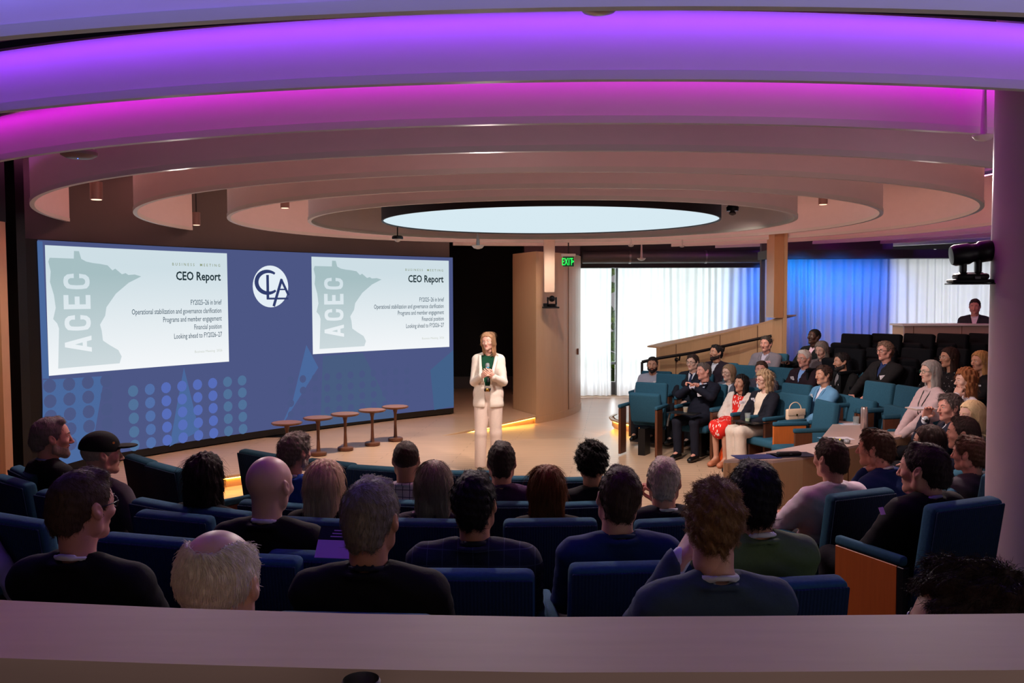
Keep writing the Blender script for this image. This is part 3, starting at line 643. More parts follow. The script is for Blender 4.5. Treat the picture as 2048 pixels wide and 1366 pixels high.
# ================= FIGURE BUILDER =================
# implicit surfaces on small grids, turned into meshes by surface nets
def _lerp(a, b, t): return a+(b-a)*t
class Field:
    def __init__(s, lo, hi, res):
        s.lo = np.array(lo, float); s.res = res; n = np.ceil((np.array(hi)-s.lo)/res).astype(int)+1; s.n = n
        s.ax = [s.lo[i]+res*np.arange(n[i]) for i in range(3)]; s.D = np.full(n, .08, np.float32)
    def blk(s, lo, hi, m):
        i0 = [max(0, int((lo[k]-m-s.lo[k])/s.res)) for k in range(3)]; i1 = [min(s.n[k], int((hi[k]+m-s.lo[k])/s.res)+2) for k in range(3)]
        if any(i1[k] <= i0[k] for k in range(3)): return None, None
        sl = tuple(slice(i0[k], i1[k]) for k in range(3))
        X, Y, Z = np.meshgrid(*[s.ax[k][sl[k]] for k in range(3)], indexing='ij', sparse=True)
        return sl, (X, Y, Z)
    def _comb(s, sl, d, k, op):
        D = s.D[sl]; d = d.astype(np.float32)
        if op == 'u':
            h = np.clip(.5+.5*(D-d)/k, 0, 1); s.D[sl] = D+(d-D)*h-k*h*(1-h)
        else:
            d = -d; h = np.clip(.5-.5*(D-d)/k, 0, 1); s.D[sl] = D+(d-D)*h+k*h*(1-h)
    def cap(s, a, b, ra, rb=None, k=.012, op='u', flat=None):
        # round cone a->b; flat=(axis vector, factor) squashes it
        rb = ra if rb is None else rb; a = np.array(a, float); b = np.array(b, float); rm = max(ra, rb)
        sl, P = s.blk(np.minimum(a, b)-rm, np.maximum(a, b)+rm, k+2*s.res)
        if sl is None: return s
        d = b-a; L = max(d@d, 1e-9)
        t = np.clip(((P[0]-a[0])*d[0]+(P[1]-a[1])*d[1]+(P[2]-a[2])*d[2])/L, 0, 1)
        v = [P[i]-(a[i]+d[i]*t) for i in range(3)]; f = 1
        if flat is not None:
            ax, f = np.array(flat[0], float), flat[1]; q = v[0]*ax[0]+v[1]*ax[1]+v[2]*ax[2]
            v = [v[i]+q*ax[i]*(1/f-1) for i in range(3)]
        s._comb(sl, (np.sqrt(v[0]**2+v[1]**2+v[2]**2)-(ra+(rb-ra)*t))*(1 if f == 1 else (f+1)/2), k, op); return s
    def ell(s, c, r, k=.012, op='u', rot=None):
        c = np.array(c, float); r = np.array(r, float); m = max(r) if rot is not None else r
        sl, P = s.blk(c-m, c+m, k+2*s.res)
        if sl is None: return s
        v = [P[i]-c[i] for i in range(3)]
        if rot is not None: v = [rot[0][i]*v[0]+rot[1][i]*v[1]+rot[2][i]*v[2] for i in range(3)]
        k0 = np.sqrt((v[0]/r[0])**2+(v[1]/r[1])**2+(v[2]/r[2])**2)
        k1 = np.sqrt((v[0]/r[0]**2)**2+(v[1]/r[1]**2)**2+(v[2]/r[2]**2)**2)+1e-6
        s._comb(sl, k0*(k0-1)/k1, k, op); return s
    def mesh(s):
        D = s.D; S = D < 0; c = S[:-1, :-1, :-1].astype(np.int8)
        for i, j, k in ((1, 0, 0), (0, 1, 0), (0, 0, 1), (1, 1, 0), (1, 0, 1), (0, 1, 1), (1, 1, 1)):
            c = c+S[i:D.shape[0]-1+i, j:D.shape[1]-1+j, k:D.shape[2]-1+k]
        act = (c > 0) & (c < 8); idx = np.argwhere(act); ID = np.full(act.shape, -1, np.int64); ID[act] = np.arange(len(idx))
        cor = [(i, j, k) for i in (0, 1) for j in (0, 1) for k in (0, 1)]
        val = {q: D[idx[:, 0]+q[0], idx[:, 1]+q[1], idx[:, 2]+q[2]] for q in cor}
        acc = np.zeros((len(idx), 3)); cnt = np.zeros(len(idx))
        for q in cor:
            for a in range(3):
                if q[a]: continue
                p = list(q); p[a] = 1; p = tuple(p); v0, v1 = val[q], val[p]; m = (v0 < 0) != (v1 < 0)
                t = np.where(m, v0/(v0-v1+1e-12), 0)
                pos = np.array(q, float)[None]+np.zeros((len(idx), 3)); pos[:, a] = t
                acc += pos*m[:, None]; cnt += m
        V = s.lo+(idx+acc/cnt[:, None])*s.res
        F = []
        for a in range(3):
            b, c2 = (a+1) % 3, (a+2) % 3
            s0 = [slice(None)]*3; s1 = [slice(None)]*3; s0[a] = slice(0, -1); s1[a] = slice(1, None)
            A, B = S[tuple(s0)], S[tuple(s1)]; e = np.argwhere(A != B)
            e = e[(e[:, b] > 0) & (e[:, c2] > 0) & (e[:, b] < D.shape[b]-1) & (e[:, c2] < D.shape[c2]-1)]
            if not len(e): continue
            fl = A[e[:, 0], e[:, 1], e[:, 2]]
            def cell(db, dc):
                g = e.copy(); g[:, b] -= db; g[:, c2] -= dc; return ID[g[:, 0], g[:, 1], g[:, 2]]
            Q = np.stack([cell(1, 1), cell(0, 1), cell(0, 0), cell(1, 0)], 1)
            Q[~fl] = Q[~fl][:, ::-1]; F.append(Q)
        F = np.concatenate(F); F = F[(F >= 0).all(1)]
        return V, F
def join(parts):
    V = []; F = []; MI = []; n = 0
    for v, f, m in parts:
        V.append(v); F.append(f+n); MI.append(np.full(len(f), m) if np.isscalar(m) else m); n += len(v)
    return np.concatenate(V), np.concatenate(F), np.concatenate(MI)
def quads(mb):  # MB -> arrays of quads (tris repeated are avoided: only quad faces are used)
    V = np.array([tuple(v) for v in mb.V], float); F = []
    for f in mb.F:
        if len(f) == 4: F.append(f)
        elif len(f) > 4:
            for i in range(1, len(f)-2, 2): F.append((f[0], f[i], f[i+1], f[i+2]))
    return V, np.array(F)
_HC = {}
def head_mesh(sex, res=.0045, detail=True):
    key = ('head', sex, res)
    if key in _HC: return _HC[key]
    f = Field((-.10, -.13, -.145), (.10, .135, .135), res); m = sex == 'm'
    jw = 1.0 if m else .9
    f.ell((0, -.018, .030), (.0745, .094, .086), .01)
    f.ell((0, .028, .012), (.066, .062, .078), .02)
    f.ell((0, .022, -.045), (.054*jw, .060, .068), .02)
    f.cap((0, .066, -.093), (0, .060, -.085), .017 if m else .014, .019, .02)
    for s in (-1, 1):
        f.cap((0, .063, -.094), (s*.050*jw, .004, -.062), .013, .016, .02)
        f.cap((s*.052*jw, .0, -.066), (s*.062, -.004, -.01), .015, .016, .02)
        f.ell((s*.041, .058, -.022), (.021, .020, .017), .018)
        f.cap((s*.013, .083, .024), (s*.046, .066, .026), .008 if m else .006, .006, .010)
        f.ell((s*.031, .094, .006), (.016, .013, .0115), .010, 's')
        # eyelids
        f.cap((s*.018, .0775, .011), (s*.031, .0825, .0145), .0035, .0045, .004); f.cap((s*.031, .0825, .0145), (s*.045, .073, .010), .0045, .0035, .004)
        f.cap((s*.019, .077, -.004), (s*.044, .072, -.003), .0035, .0035, .005)
        f.ell((s*.0095, .093, -.036), (.008, .010, .0065), .006)
    f.cap((0, .085, .012), (0, .103, -.030), .0075, .0105, .008)
    f.ell((0, .106, -.032), (.0085, .009, .008), .006)
    f.cap((-.019, .076, -.0555), (0, .0845, -.0535), .0042, .0055, .006); f.cap((0, .0845, -.0535), (.019, .076, -.0555), .0055, .0042, .006)
    f.cap((-.014, .0775, -.063), (.014, .0775, -.063), .0062, .0062, .006)
    f.cap((-.018, .086, -.0585), (.018, .086, -.0585), .0018, .0018, .003, 's')
    for s in (-1, 1):
        a = R(20); rot = np.array([[1, 0, 0], [0, math.cos(a), -math.sin(a)*1], [0, math.sin(a), math.cos(a)]])
        f.ell((s*.078, -.010, -.002), (.0085, .018, .031), .006, 'u', rot); f.ell((s*.086, -.007, .002), (.005, .010, .019), .003, 's', rot)
        f.cap((s*.072, -.006, -.01), (s*.076, -.01, -.01), .012, .010, .006)
    f.cap((0, -.026, -.04), (0, -.026, -.115), .056 if m else .048, .056 if m else .047, .02)
    V, F = f.mesh(); c = V[F].mean(1)
    mi = np.zeros(len(F), int)
    lips = (np.abs(c[:, 0]) < .023-.0*c[:, 0]) & (c[:, 1] > .076) & (c[:, 2] > -.0735) & (c[:, 2] < -.045) & ((np.abs(c[:, 0])/.021)**2+((c[:, 2]+.0590)/.0095)**2 < 1)
    mi[lips] = 1
    parts = [(V, F, mi)]
    for s in (-1, 1):
        mb = MB(); n = 14
        prof = [(.0118*math.sin(t), .0118*math.cos(t)) for t in np.linspace(math.pi, .02, 10)]
        mb.lathe([(r, z) for r, z in prof], n, M=Matrix.Translation((s*.031, .0715, .0055)) @ Matrix.Rotation(R(-90), 4, 'X'), cap=False)
        v, q = quads(mb); cc = v[q].mean(1)-np.array([s*.031, .0715, .0055]); e = np.where(cc[:, 1] > .0100, 3, 2); parts.append((v, q, e))
    _HC[key] = join(parts); return _HC[key]
def wob(P, sc, seed=0):
    r = np.random.RandomState(seed); o = np.zeros(len(P) if P.ndim == 2 else P[0].shape)
    return o
def hair_mesh(style, var=0):
    key = ('hair', style, var)
    if key in _HC: return _HC[key]
    long = style in ('long', 'bob', 'wavy', 'straightlong', 'curlylong', 'shoulder')
    lo = (-.15, -.17, -.30) if long else (-.12, -.135, -.11); hi = (.15, .13, .16) if long else (.12, .12, .165)
    f = Field(lo, hi, .0052 if long else .0046)
    X, Y, Z = np.meshgrid(*f.ax, indexing='ij')
    t = dict(buzz=.0035, bald=.004, short=.007, crop=.006, side=.009, messy=.011, curly=.024, receding=.007, fringe=.010, long=.014, bob=.014, wavy=.018, straightlong=.014, curlylong=.02, shoulder=.014).get(style, .01)
    f.ell((0, -.018, .032), (.0745+t*.85, .094+t, .086+t*1.1), .01)
    f.ell((0, .020, .024), (.066+t*.8, .064+t*.7, .076+t*1.1), .02)
    if style in ('short', 'side', 'crop', 'messy', 'receding'):
        f.cap((-.02, .03, .105), (.03, .045, .095), .018+t*.5, .018+t*.5, .02)
        f.cap((0, -.075, -.02), (0, -.06, -.055), .048+t*.3, .05, .03)
    # hairline cut
    hl_y = [-.2, -.03, -.016, .010, .024, .040, .052, .062, .074, .2]
    hl_z = [-.070, -.062, -.036, -.030, .000, .022, .050, .066, .074, .078]
    if style in ('receding', 'bald'): hl_z = [-.070, -.062, -.036, -.028, .002, .045, .075, .090, .098, .11]
    zc = np.interp(Y, hl_y, hl_z); zc = zc+.004*np.sin(X*140)+.002*np.sin(X*310+1)
    if style == 'side': zc = zc-.012*np.clip(X/.03, -1, 1)*(Y > .04)
    D = f.D
    cut = (zc-Z)
    if long:
        side = {'bob': -.135, 'shoulder': -.17, 'long': -.24, 'wavy': -.22, 'straightlong': -.25, 'curlylong': -.2}[style]
        g = Field(lo, hi, .0052)
        wd = {'bob': .084, 'shoulder': .082, 'long': .084, 'wavy': .096, 'straightlong': .080, 'curlylong': .098}[style]
        for s in (-1, 1):
            g.cap((s*(wd-.034), -.01, .03), (s*(wd-.026), -.015, side+.035), .034, .030, .03)
        g.cap((-.035, -.055, .02), (-.042, -.062, side+.03), .05, .036, .04); g.cap((.035, -.055, .02), (.042, -.062, side+.03), .05, .036, .04)
        g.ell((0, .115, -.035), (.060, .085, .100), .012, 's'); g.ell((0, -.0, -.16), (.05, .045, .10), .012, 's')
        D = np.maximum(D, np.where(Y > -.02, cut, -.05))
        k = .02; h = np.clip(.5+.5*(D-g.D)/k, 0, 1); D = D+(g.D-D)*h-k*h*(1-h)
        D = np.maximum(D, -(np.sqrt((X/.052)**2+((Y-.105)/.07)**2+((Z+.03)/.098)**2)-1)*.05)
    else:
        D = np.maximum(D, cut)
        if style in ('bald', 'fringe'):
            # bare crown
            nn = np.sqrt((X/.058)**2+((Y-.03)/.118)**2); D = np.maximum(D, np.where(Z > .035, (1-nn)*.05, -.05))
    amp = dict(messy=.006, curly=.0085, wavy=.006, curlylong=.009, short=.0018, side=.002, long=.003, bob=.0012, shoulder=.003, straightlong=.002, fringe=.002).get(style, .0008)
    fr = 1.0 if style in ('messy', 'curly', 'curlylong', 'wavy') else 1.6; ph = var*1.7
    if style in ('wavy', 'long', 'straightlong', 'shoulder', 'bob', 'curlylong'):
        n = np.sin(X*150*fr+ph+.8*np.sin(Z*38))*np.sin(Y*130+ph)+.6*np.sin(Z*(75 if style in ('wavy', 'curlylong') else 12)+X*60+ph)
    else: n = np.sin(X*120*fr+ph+np.sin(Z*60))*np.sin(Y*115*fr+1)*1.0+np.sin(Z*130*fr+X*50+ph)*.8+.5*np.sin(X*260+Z*190+Y*80)
    f.D = (D+amp*n).astype(np.float32)
    f.D[0] = f.D[-1] = .05; f.D[:, 0] = f.D[:, -1] = .05; f.D[:, :, 0] = f.D[:, :, -1] = .05
    V, F = f.mesh(); _HC[key] = (V, F); return V, F
def strands(V, F, style, n, rad, seed=0):
    r = np.random.RandomState(seed); c = V[F].mean(1)
    a = V[F]; nor = np.cross(a[:, 2]-a[:, 0], a[:, 3]-a[:, 1]); nl = np.linalg.norm(nor, axis=1)+1e-12; nor = nor/nl[:, None]
    out = ((c-np.array([0, -.01, .0])*1)*nor).sum(1) > 0
    if style in ('long', 'bob', 'wavy', 'straightlong', 'curlylong', 'shoulder'): out &= ~((c[:, 1] > .0) & (np.abs(c[:, 0]) < .072))
    p = nl*out; idx = r.choice(len(F), n, p=p/p.sum()); P = c[idx]+r.normal(0, .002, (n, 3)); Nn = nor[idx]
    whorl = np.array([.012, -.055, .12]); d = P-whorl
    if style in ('short', 'side', 'crop', 'receding', 'buzz', 'fringe', 'bald'):
        d[:, 2] = d[:, 2]*1.0-.03; fw = (P[:, 2] > .06)[:, None]; d = d+fw*np.array([.04, .03, 0])
        L = dict(buzz=.006, short=.028, side=.036, crop=.018, receding=.024, fringe=.03, bald=.02).get(style, .03); wv = .10; lift = .0022
    elif style in ('messy', 'curly'): L = .023; wv = .5 if style == 'messy' else 1.1; lift = .003
    else:
        d = d*.6; d[:, 2] = -.10-.1*(P[:, 2] < .05); L = .085; wv = .08 if style in ('bob', 'straightlong', 'shoulder') else .16; lift = .002
    d = d-Nn*(d*Nn).sum(1)[:, None]; d /= (np.linalg.norm(d, axis=1)+1e-9)[:, None]
    d = d+r.normal(0, wv, (n, 3))*.5; d /= (np.linalg.norm(d, axis=1)+1e-9)[:, None]
    Ls = L*r.uniform(.6, 1.2, n)[:, None]; m = 5
    T = np.linspace(0, 1, m); pts = []
    sw = r.normal(0, 1, (n, 3)); sag = .5*Ls*Ls/.10
    for t in T:
        q = P-Nn*.002+d*Ls*t+Nn*(lift*math.sin(t*2.2)*r.uniform(.5, 1.5, (n, 1)))-Nn*(sag*t*t)*(1.0 if L < .05 else np.where(P[:, 2:3] > .045, 1.25, .15))
        q = q+sw*(.0025*math.sin(t*6) if style in ('messy', 'curly', 'wavy', 'curlylong') else .0006*math.sin(t*5)); pts.append(q)
    pts = np.stack(pts, 1)  # n,m,3
    side = np.cross(d, Nn); side /= (np.linalg.norm(side, axis=1)+1e-9)[:, None]
    w_ = np.array([1, 1, .9, .7, .25])*rad
    ring = []
    for ang in (0, 2.094, 4.189):
        o = side*math.cos(ang)+Nn*math.sin(ang); ring.append(pts+o[:, None, :]*w_[None, :, None])
    G = np.stack(ring, 2)  # n,m,3,3
    VV = G.reshape(-1, 3); base = (np.arange(n)*m*3)[:, None, None]; i = np.arange(m-1)[None, :, None]*3; k = np.arange(3)[None, None, :]
    a0 = base+i+k; b0 = base+i+(k+1) % 3; Q = np.stack([a0, b0, b0+3, a0+3], -1).reshape(-1, 4)
    return VV, Q
def hand_mesh(curl=.35, res=.0042):
    key = ('hand', round(curl, 2), res)
    if key in _HC: return _HC[key]
    f = Field((-.085, -.04, -.10), (.06, .215, .045), res)
    f.cap((-.012, -.03, 0), (-.010, .01, 0), .025, .024, .01, flat=((0, 0, 1), .72))
    for x in (-.026, -.009, .009, .026): f.cap((x*.75, .01, 0), (x*1.02, .085-abs(x)*.25, 0), .0165, .0125, .012, flat=((0, 0, 1), .85))
    for x, l, sp_ in ((-.028, .066, -.10), (-.0095, .076, -.03), (.0095, .070, .04), (.027, .055, .12)):
        p = np.array([x*1.02, .088-abs(x)*.25, .0]); a = curl*.55; seg = (l*.46, l*.32, l*.26)
        for i, sl_ in enumerate(seg):
            d = np.array([math.sin(sp_)*math.cos(a), math.cos(sp_)*math.cos(a), -math.sin(a)]); q = p+d*sl_*1.12
            f.cap(p, q, .0092-.0008*i, .0086-.0009*i, .003); p = q; a += curl*(1.25 if i == 0 else 1.0)
    p = np.array([-.026, .02, -.006]); q = p+np.array([-.026, .024, -.010]); f.cap(p, q, .0150, .0115, .01)
    q2 = q+np.array([-.010+.018*curl, .028, -.008-.010*curl]); f.cap(q, q2, .0112, .010, .003); q3 = q2+np.array([.004+.022*curl, .024, -.006-.008*curl]); f.cap(q2, q3, .0098, .0080, .003)
    V, F = f.mesh(); _HC[key] = (V, F); return V, F
def frame(y, up):
    y = np.array(y, float); y /= np.linalg.norm(y); z = np.array(up, float); z = z-y*(z@y); z /= np.linalg.norm(z)+1e-9
    return np.stack([np.cross(y, z), y, z], 1)
def ik(S, T, l1, l2, pole):
    S, T, pole = [np.array(v, float) for v in (S, T, pole)]; d = T-S; L = np.linalg.norm(d)
    if L > (l1+l2)*.995: T = S+d/L*(l1+l2)*.995; d = T-S; L = np.linalg.norm(d)
    u = d/L; a = (l1*l1-l2*l2+L*L)/(2*L); h = math.sqrt(max(0, l1*l1-a*a)); p = pole-u*(pole@u); p /= np.linalg.norm(p)+1e-9
    return S+u*a+p*h, T
# hand targets (right hand, left hand), pole directions, palm up vectors, finger direction overrides
POSES = {
 'lap': (((.055, .25, .625), (-.045, .27, .635)), ((.8, -.3, -.5), (-.8, -.3, -.5)), (.4, .4)),
 'knees': (((.11, .36, .63), (-.11, .36, .63)), ((.8, -.3, -.4), (-.8, -.3, -.4)), (.4, .4)),
 'rests': (((.27, .20, .765), (-.27, .20, .765)), ((.5, -.6, -.6), (-.5, -.6, -.6)), (.35, .35)),
 'chinr': (((.035, .150, 1.045), (-.06, .27, .63)), ((.5, .1, -.9), (-.8, -.3, -.5)), (1.1, .4)),
 'chinl': (((.06, .27, .63), (-.035, .150, 1.045)), ((.8, -.3, -.5), (-.5, .1, -.9)), (.4, 1.1)),
 'facer': (((.055, .130, 1.09), (-.06, .27, .63)), ((.5, .1, -.9), (-.8, -.3, -.5)), (.5, .4)),
 'neckl': (((.06, .27, .63), (-.085, .06, 1.06)), ((.8, -.3, -.5), (-.5, .4, -.8)), (.4, .9)),
 'clasp': (((.022, .235, 1.02), (-.022, .235, 1.025)), ((.9, .0, -.6), (-.9, .0, -.6)), (1.0, 1.0)),
 'phone': (((.05, .28, .74), (-.05, .29, .73)), ((.8, -.3, -.5), (-.8, -.3, -.5)), (.7, .7)),
 'cross': (((-.10, .15, .82), (.10, .17, .80)), ((.9, .1, -.5), (-.9, .1, -.5)), (.4, .4)),
 'mic': (((.05, .25, 1.235), (-.075, .245, 1.225)), ((.5, -.5, -1), (-.5, -.5, -1)), (1.15, .65)),
}
def skel(pose='lap', lean=-5, dz=0., wide=1., legs='sit', stand=False, sh=1.):
    J = {}
    up = .45 if stand else 0
    def T(p):
        x, y, z = p; z2 = z-.55; a = R(-lean); y2 = y*math.cos(a)-z2*math.sin(a)*1.0; zz = y*math.sin(a)+z2*math.cos(a)
        k = 1+max(-.3, min(.3, dz/.5)) if z2 > 0 else 1
        return np.array([x*1., y2 if not stand else y, .55+zz*k+up])
    J['T'] = T
    J['pel'] = T((0, 0, .54)); J['bel'] = T((0, .0, .68)); J['che'] = T((0, -.02, .88)); J['nk0'] = T((0, -.045, 1.03)); J['nk1'] = T((0, -.02, 1.12)); J['head'] = T((0, .01, 1.20))
    (tr, tl), (pr, pl), cu = POSES[pose]
    for s, tg, po, nm in ((1, tr, pr, 'r'), (-1, tl, pl, 'l')):
        S = T((s*.176*wide*sh, -.038, .975)); tg = np.array(tg, float)
        if pose not in ('mic',): tg = tg+np.array([0, 0, up+(dz if tg[2] > .9 else dz*.4)])
        E_, W_ = ik(S, tg, .285, .255, po); J['s'+nm] = S; J['e'+nm] = E_; J['w'+nm] = W_
        if stand:
            J['h'+nm] = np.array([s*.085, 0, .94]); J['k'+nm] = np.array([s*.092, .02+(.03 if s > 0 else 0), .50]); J['a'+nm] = np.array([s*.10, -.01+(.05 if s > 0 else 0), .085])
        else:
            kx = .13 if legs != 'close' else .07
            J['h'+nm] = np.array([s*.09, .0, .51]); J['k'+nm] = np.array([s*kx, .43, .515]); J['a'+nm] = np.array([s*kx, .40, .095])
    J['curl'] = cu
    return J
def bounds(J, m=.16):
    P = np.array([v for k, v in J.items() if k not in ('T', 'curl')]); return P.min(0)-m, P.max(0)+m
def torso(f, J, g, w, b=1., hem=None, sl=True, arm=(.049, .041, .033), armcut=1., sh=0.):
    # g: growth over the bare body; w: shoulder width factor; b: belly factor
    T = J['T']; fl = ((0, 1, 0), .74)
    f.cap(T((-.075, .0, .56)), T((.075, .0, .56)), .090*b**.3+g, None, .04, flat=((0, 1, 0), .95))
    f.cap(T((-.055*w, .01*b, .68)), T((.055*w, .01*b, .68)), .088*b+g, None, .06, flat=((0, 1, 0), .95))
    f.cap(T((-.085*w, -.02, .86)), T((.085*w, -.02, .86)), .098+g, None, .06, flat=((0, 1, 0), .95))
    f.cap(T((-.11*w, -.035, .95)), T((.11*w, -.035, .95)), .066+g, None, .05)
    f.cap(T((-.035, -.045, 1.035)), T((-.160*w, -.040, .985+sh)), .040+g, .044+g, .04); f.cap(T((.035, -.045, 1.035)), T((.160*w, -.040, .985+sh)), .040+g, .044+g, .04)
    if sl:
        for n in 'rl':
            f.cap(J['s'+n], J['e'+n], arm[0]+g, arm[1]+g, .03)
            W_ = J['e'+n]+(J['w'+n]-J['e'+n])*armcut
            if armcut > 0: f.cap(J['e'+n], W_, arm[1]+g, arm[2]+g*.8, .015)
def body_parts(J, w=1., b=1., res=.013, sex='m', fin_res=.0046):
    lo, hi = bounds(J); f = Field(lo, hi, res); torso(f, J, -.010, w, b, sl=False)
    nr = .052 if sex == 'm' else .044
    f.cap(J['nk0'], J['nk1'], nr-.006, nr, .03); f.cap(J['T']((-.09*w, -.045, .965)), J['T']((.09*w, -.045, .965)), .036, None, .04); 
    for n in 'rl':
        f.cap(J['s'+n], J['e'+n], .046, .037, .02); f.cap(J['e'+n], J['w'+n], .036, .025, .015)
        f.cap(J['h'+n], J['k'+n], .074, .050, .03); f.cap(J['k'+n], J['a'+n], .050, .034, .02)
        f.cap(J['a'+n], J['a'+n]+np.array([0, .12, -.045]), .034, .025, .02)
    V, F = f.mesh(); parts = [(V, F, 0)]
    return parts
def add_hands(parts, J, over=None, fr=.0046):
    for i, n in enumerate('rl'):
        hv, hf = hand_mesh(J['curl'][i], fr); v = hv.copy()
        if n == 'l': v[:, 0] *= -1; hf = hf[:, ::-1]
        d = J['w'+n]-J['e'+n]; upv = np.array([0, -.15, 1.])
        if over and n in over: d, upv = over[n]
        M = frame(d, upv); parts.append((v @ M.T+J['w'+n], hf, 0))
GF = [None]
def lapels(root, m, f, T, zb, w0):
    for s in (-1, 1):
        V = []; n = 9
        for i in range(n):
            u = i/(n-1); z = zb+.02+(1.035-zb-.02)*u; wi = w0+.062*min(1, (z-zb)/(1.05-zb))-.004; lw = .010+.050*(u**.8)*(1 if u < .72 else 1-(u-.72)*1.6)
            for k in range(3):
                x = wi+lw*k/2; y = surfy(f, T, wi+.02 if k == 0 else x, z); V.append(T((s*x, y+(.004 if k else .001), z)))
        V += [v-np.array([0, .012, 0]) for v in V]; N_ = 3*n; F = []
        for i in range(n-1):
            for k in range(2): a = 3*i+k; F += [(a, a+1, a+4, a+3), (N_+a, N_+a+3, N_+a+4, N_+a+1)]
            F += [(3*i, 3*i+3, N_+3*i+3, N_+3*i), (3*i+2, N_+3*i+2, N_+3*i+5, 3*i+5)]
        fixn(mk('lapel', V, F, m, root))
def surfy(f, T, x, z):
    for y in np.arange(.26, -.05, -.003):
        p = T((x, y, z)); i = tuple(int(round((p[k]-f.lo[k])/f.res)) for k in range(3))
        if all(0 <= i[k] < f.n[k] for k in range(3)) and f.D[i] < 0: return y
    return .09
def cloth(name, J, g, mats, root, w=1., b=1., res=.0125, vneck=False, arm=(.049, .041, .033), armcut=.96, hem=None, collar=None, fold=.002, flare=0., mi=None, sl=True, sh=0., scoop=None, skirt=None):
    lo, hi = bounds(J, .2); f = Field(lo, hi, res); torso(f, J, g, w, b, sl=sl, arm=arm, armcut=armcut, sh=sh)
    T = J['T']
    if hem is not None: f.cap(T((-.055, .005, .64)), T((-.07, .015, hem+.06)), .092+g, .098+g+flare, .04, flat=((0, 1, 0), .9)); f.cap(T((.055, .005, .64)), T((.07, .015, hem+.06)), .092+g, .098+g+flare, .04, flat=((0, 1, 0), .9))
    if skirt:
        for n in 'rl': f.cap(J['h'+n], J['k'+n], .095, .085, .06)
        f.cap((J['kr']+J['kl'])/2*np.array([1, 1, 1])+np.array([0, -.15, 0]), (J['kr']+J['kl'])/2+np.array([0, .01, -.06]), .10, .10, .06)
    if collar:   # standing band round the neck (stays low at the front)
        rr, rt, dzc, back = collar
        pts = [np.array([math.sin(a)*rr, -.040-math.cos(a)*rr*.95, 1.070+dzc-.020*(1-math.cos(a))*1.15]) for a in np.linspace(-back, back, 15)]
        pts = [T(p) for p in pts]
        for p, q in zip(pts[:-1], pts[1:]): f.cap(p, q, rt, rt, .006)
    # neck hole
    if not collar or name != 'jacket': f.cap(T((0, -.022, 1.072)), T((0, .0, 1.20)), .046, .060, .008, 's')
    else: f.cap(T((0, -.03, 1.06)), T((0, .0, 1.22)), .056, .066, .008, 's')
    if scoop: f.cap(T((0, .12, scoop)), T((0, .01, 1.14)), .03, .072, .01, 's')
    if vneck:
        zb, w0 = vneck
        for s_ in (-1, 1):
            pts = []
            for z in (zb+.03, zb+.10, zb+.17, 1.0):
                ww = w0+.062*min(1, max(0, (z-zb)/(1.05-zb)))+.022; pts.append(T((s_*ww, surfy(f, T, ww, z)-.004, z)))
            for p, q in zip(pts[:-1], pts[1:]): f.cap(p, q, .012, .012, .004)
        X, Y, Z = np.meshgrid(*f.ax, indexing='ij', sparse=True)
        o0 = T((0, 0, .55)); e1 = T((0, 1, .55))-o0; e2 = T((0, 0, 1.05))-o0; L2 = np.linalg.norm(e2); e2 = e2/L2
        zz = .55+((Y-o0[1])*e2[1]+(Z-o0[2])*e2[2])*.5/L2; yy = (Y-o0[1])*e1[1]+(Z-o0[2])*e1[2]
        ww = w0+.062*np.clip((zz-zb)/(1.05-zb), 0, 1)
        cutd = np.minimum(ww-np.abs(X), yy-.0)
        if not w0: cutd = np.minimum(cutd, zz-zb)
        f.D = np.maximum(f.D, cutd).astype(np.float32)
    if hem is not None and hem < .4: f.D = np.maximum(f.D, (T((0, 0, hem+.02))[2]-np.meshgrid(*f.ax, indexing='ij', sparse=True)[2])+0*f.D).astype(np.float32)
    f.cap(J['pel']+np.array([-.3, .35, -.6]), J['pel']+np.array([.3, .35, -.6]), .001, .001, .001, 's')
    if fold:
        sl_, P = f.blk(lo, hi, 0); X, Y, Z = P
        f.D = f.D+(fold*(np.sin(Z*55+X*22+Y*18)*np.sin(X*31+Y*27+Z*9)+.6*np.sin(Z*95-Y*40+X*33))).astype(np.float32)
    V, F = f.mesh(); o = mk(name, V, F, mats, root); GF[0] = f; return o
def trousers(J, m, root, res=.014, wide=0., hemz=.07, b=1.):
    lo, hi = bounds(J, .2); f = Field(lo, hi, res); T = J['T']
    f.cap(T((-.085, .0, .55)), T((.085, .0, .55)), .106*b**.3, None, .04, flat=((0, 1, 0), .95))
    f.cap(T((-.05, .0, .62)), T((.05, .0, .62)), .098, None, .04)
    for n in 'rl':
        f.cap(J['h'+n], J['k'+n], .092+wide*.3, .066+wide*.5, .03); e = J['a'+n].copy(); e[2] = hemz+.02
        f.cap(J['k'+n], e, .066+wide*.5, .054+wide, .02)
    sl_, P = f.blk(lo, hi, 0); X, Y, Z = P; f.D = f.D+((.0022 if not wide else .0010)*np.sin(Z*34+Y*40+X*50)*np.sin(X*41+Y*17)).astype(np.float32)
    cut = (Z-(hemz+0.0)); f.D = np.maximum(f.D, -cut).astype(np.float32)
    V, F = f.mesh(); return mk('trousers', V, F, m, root)
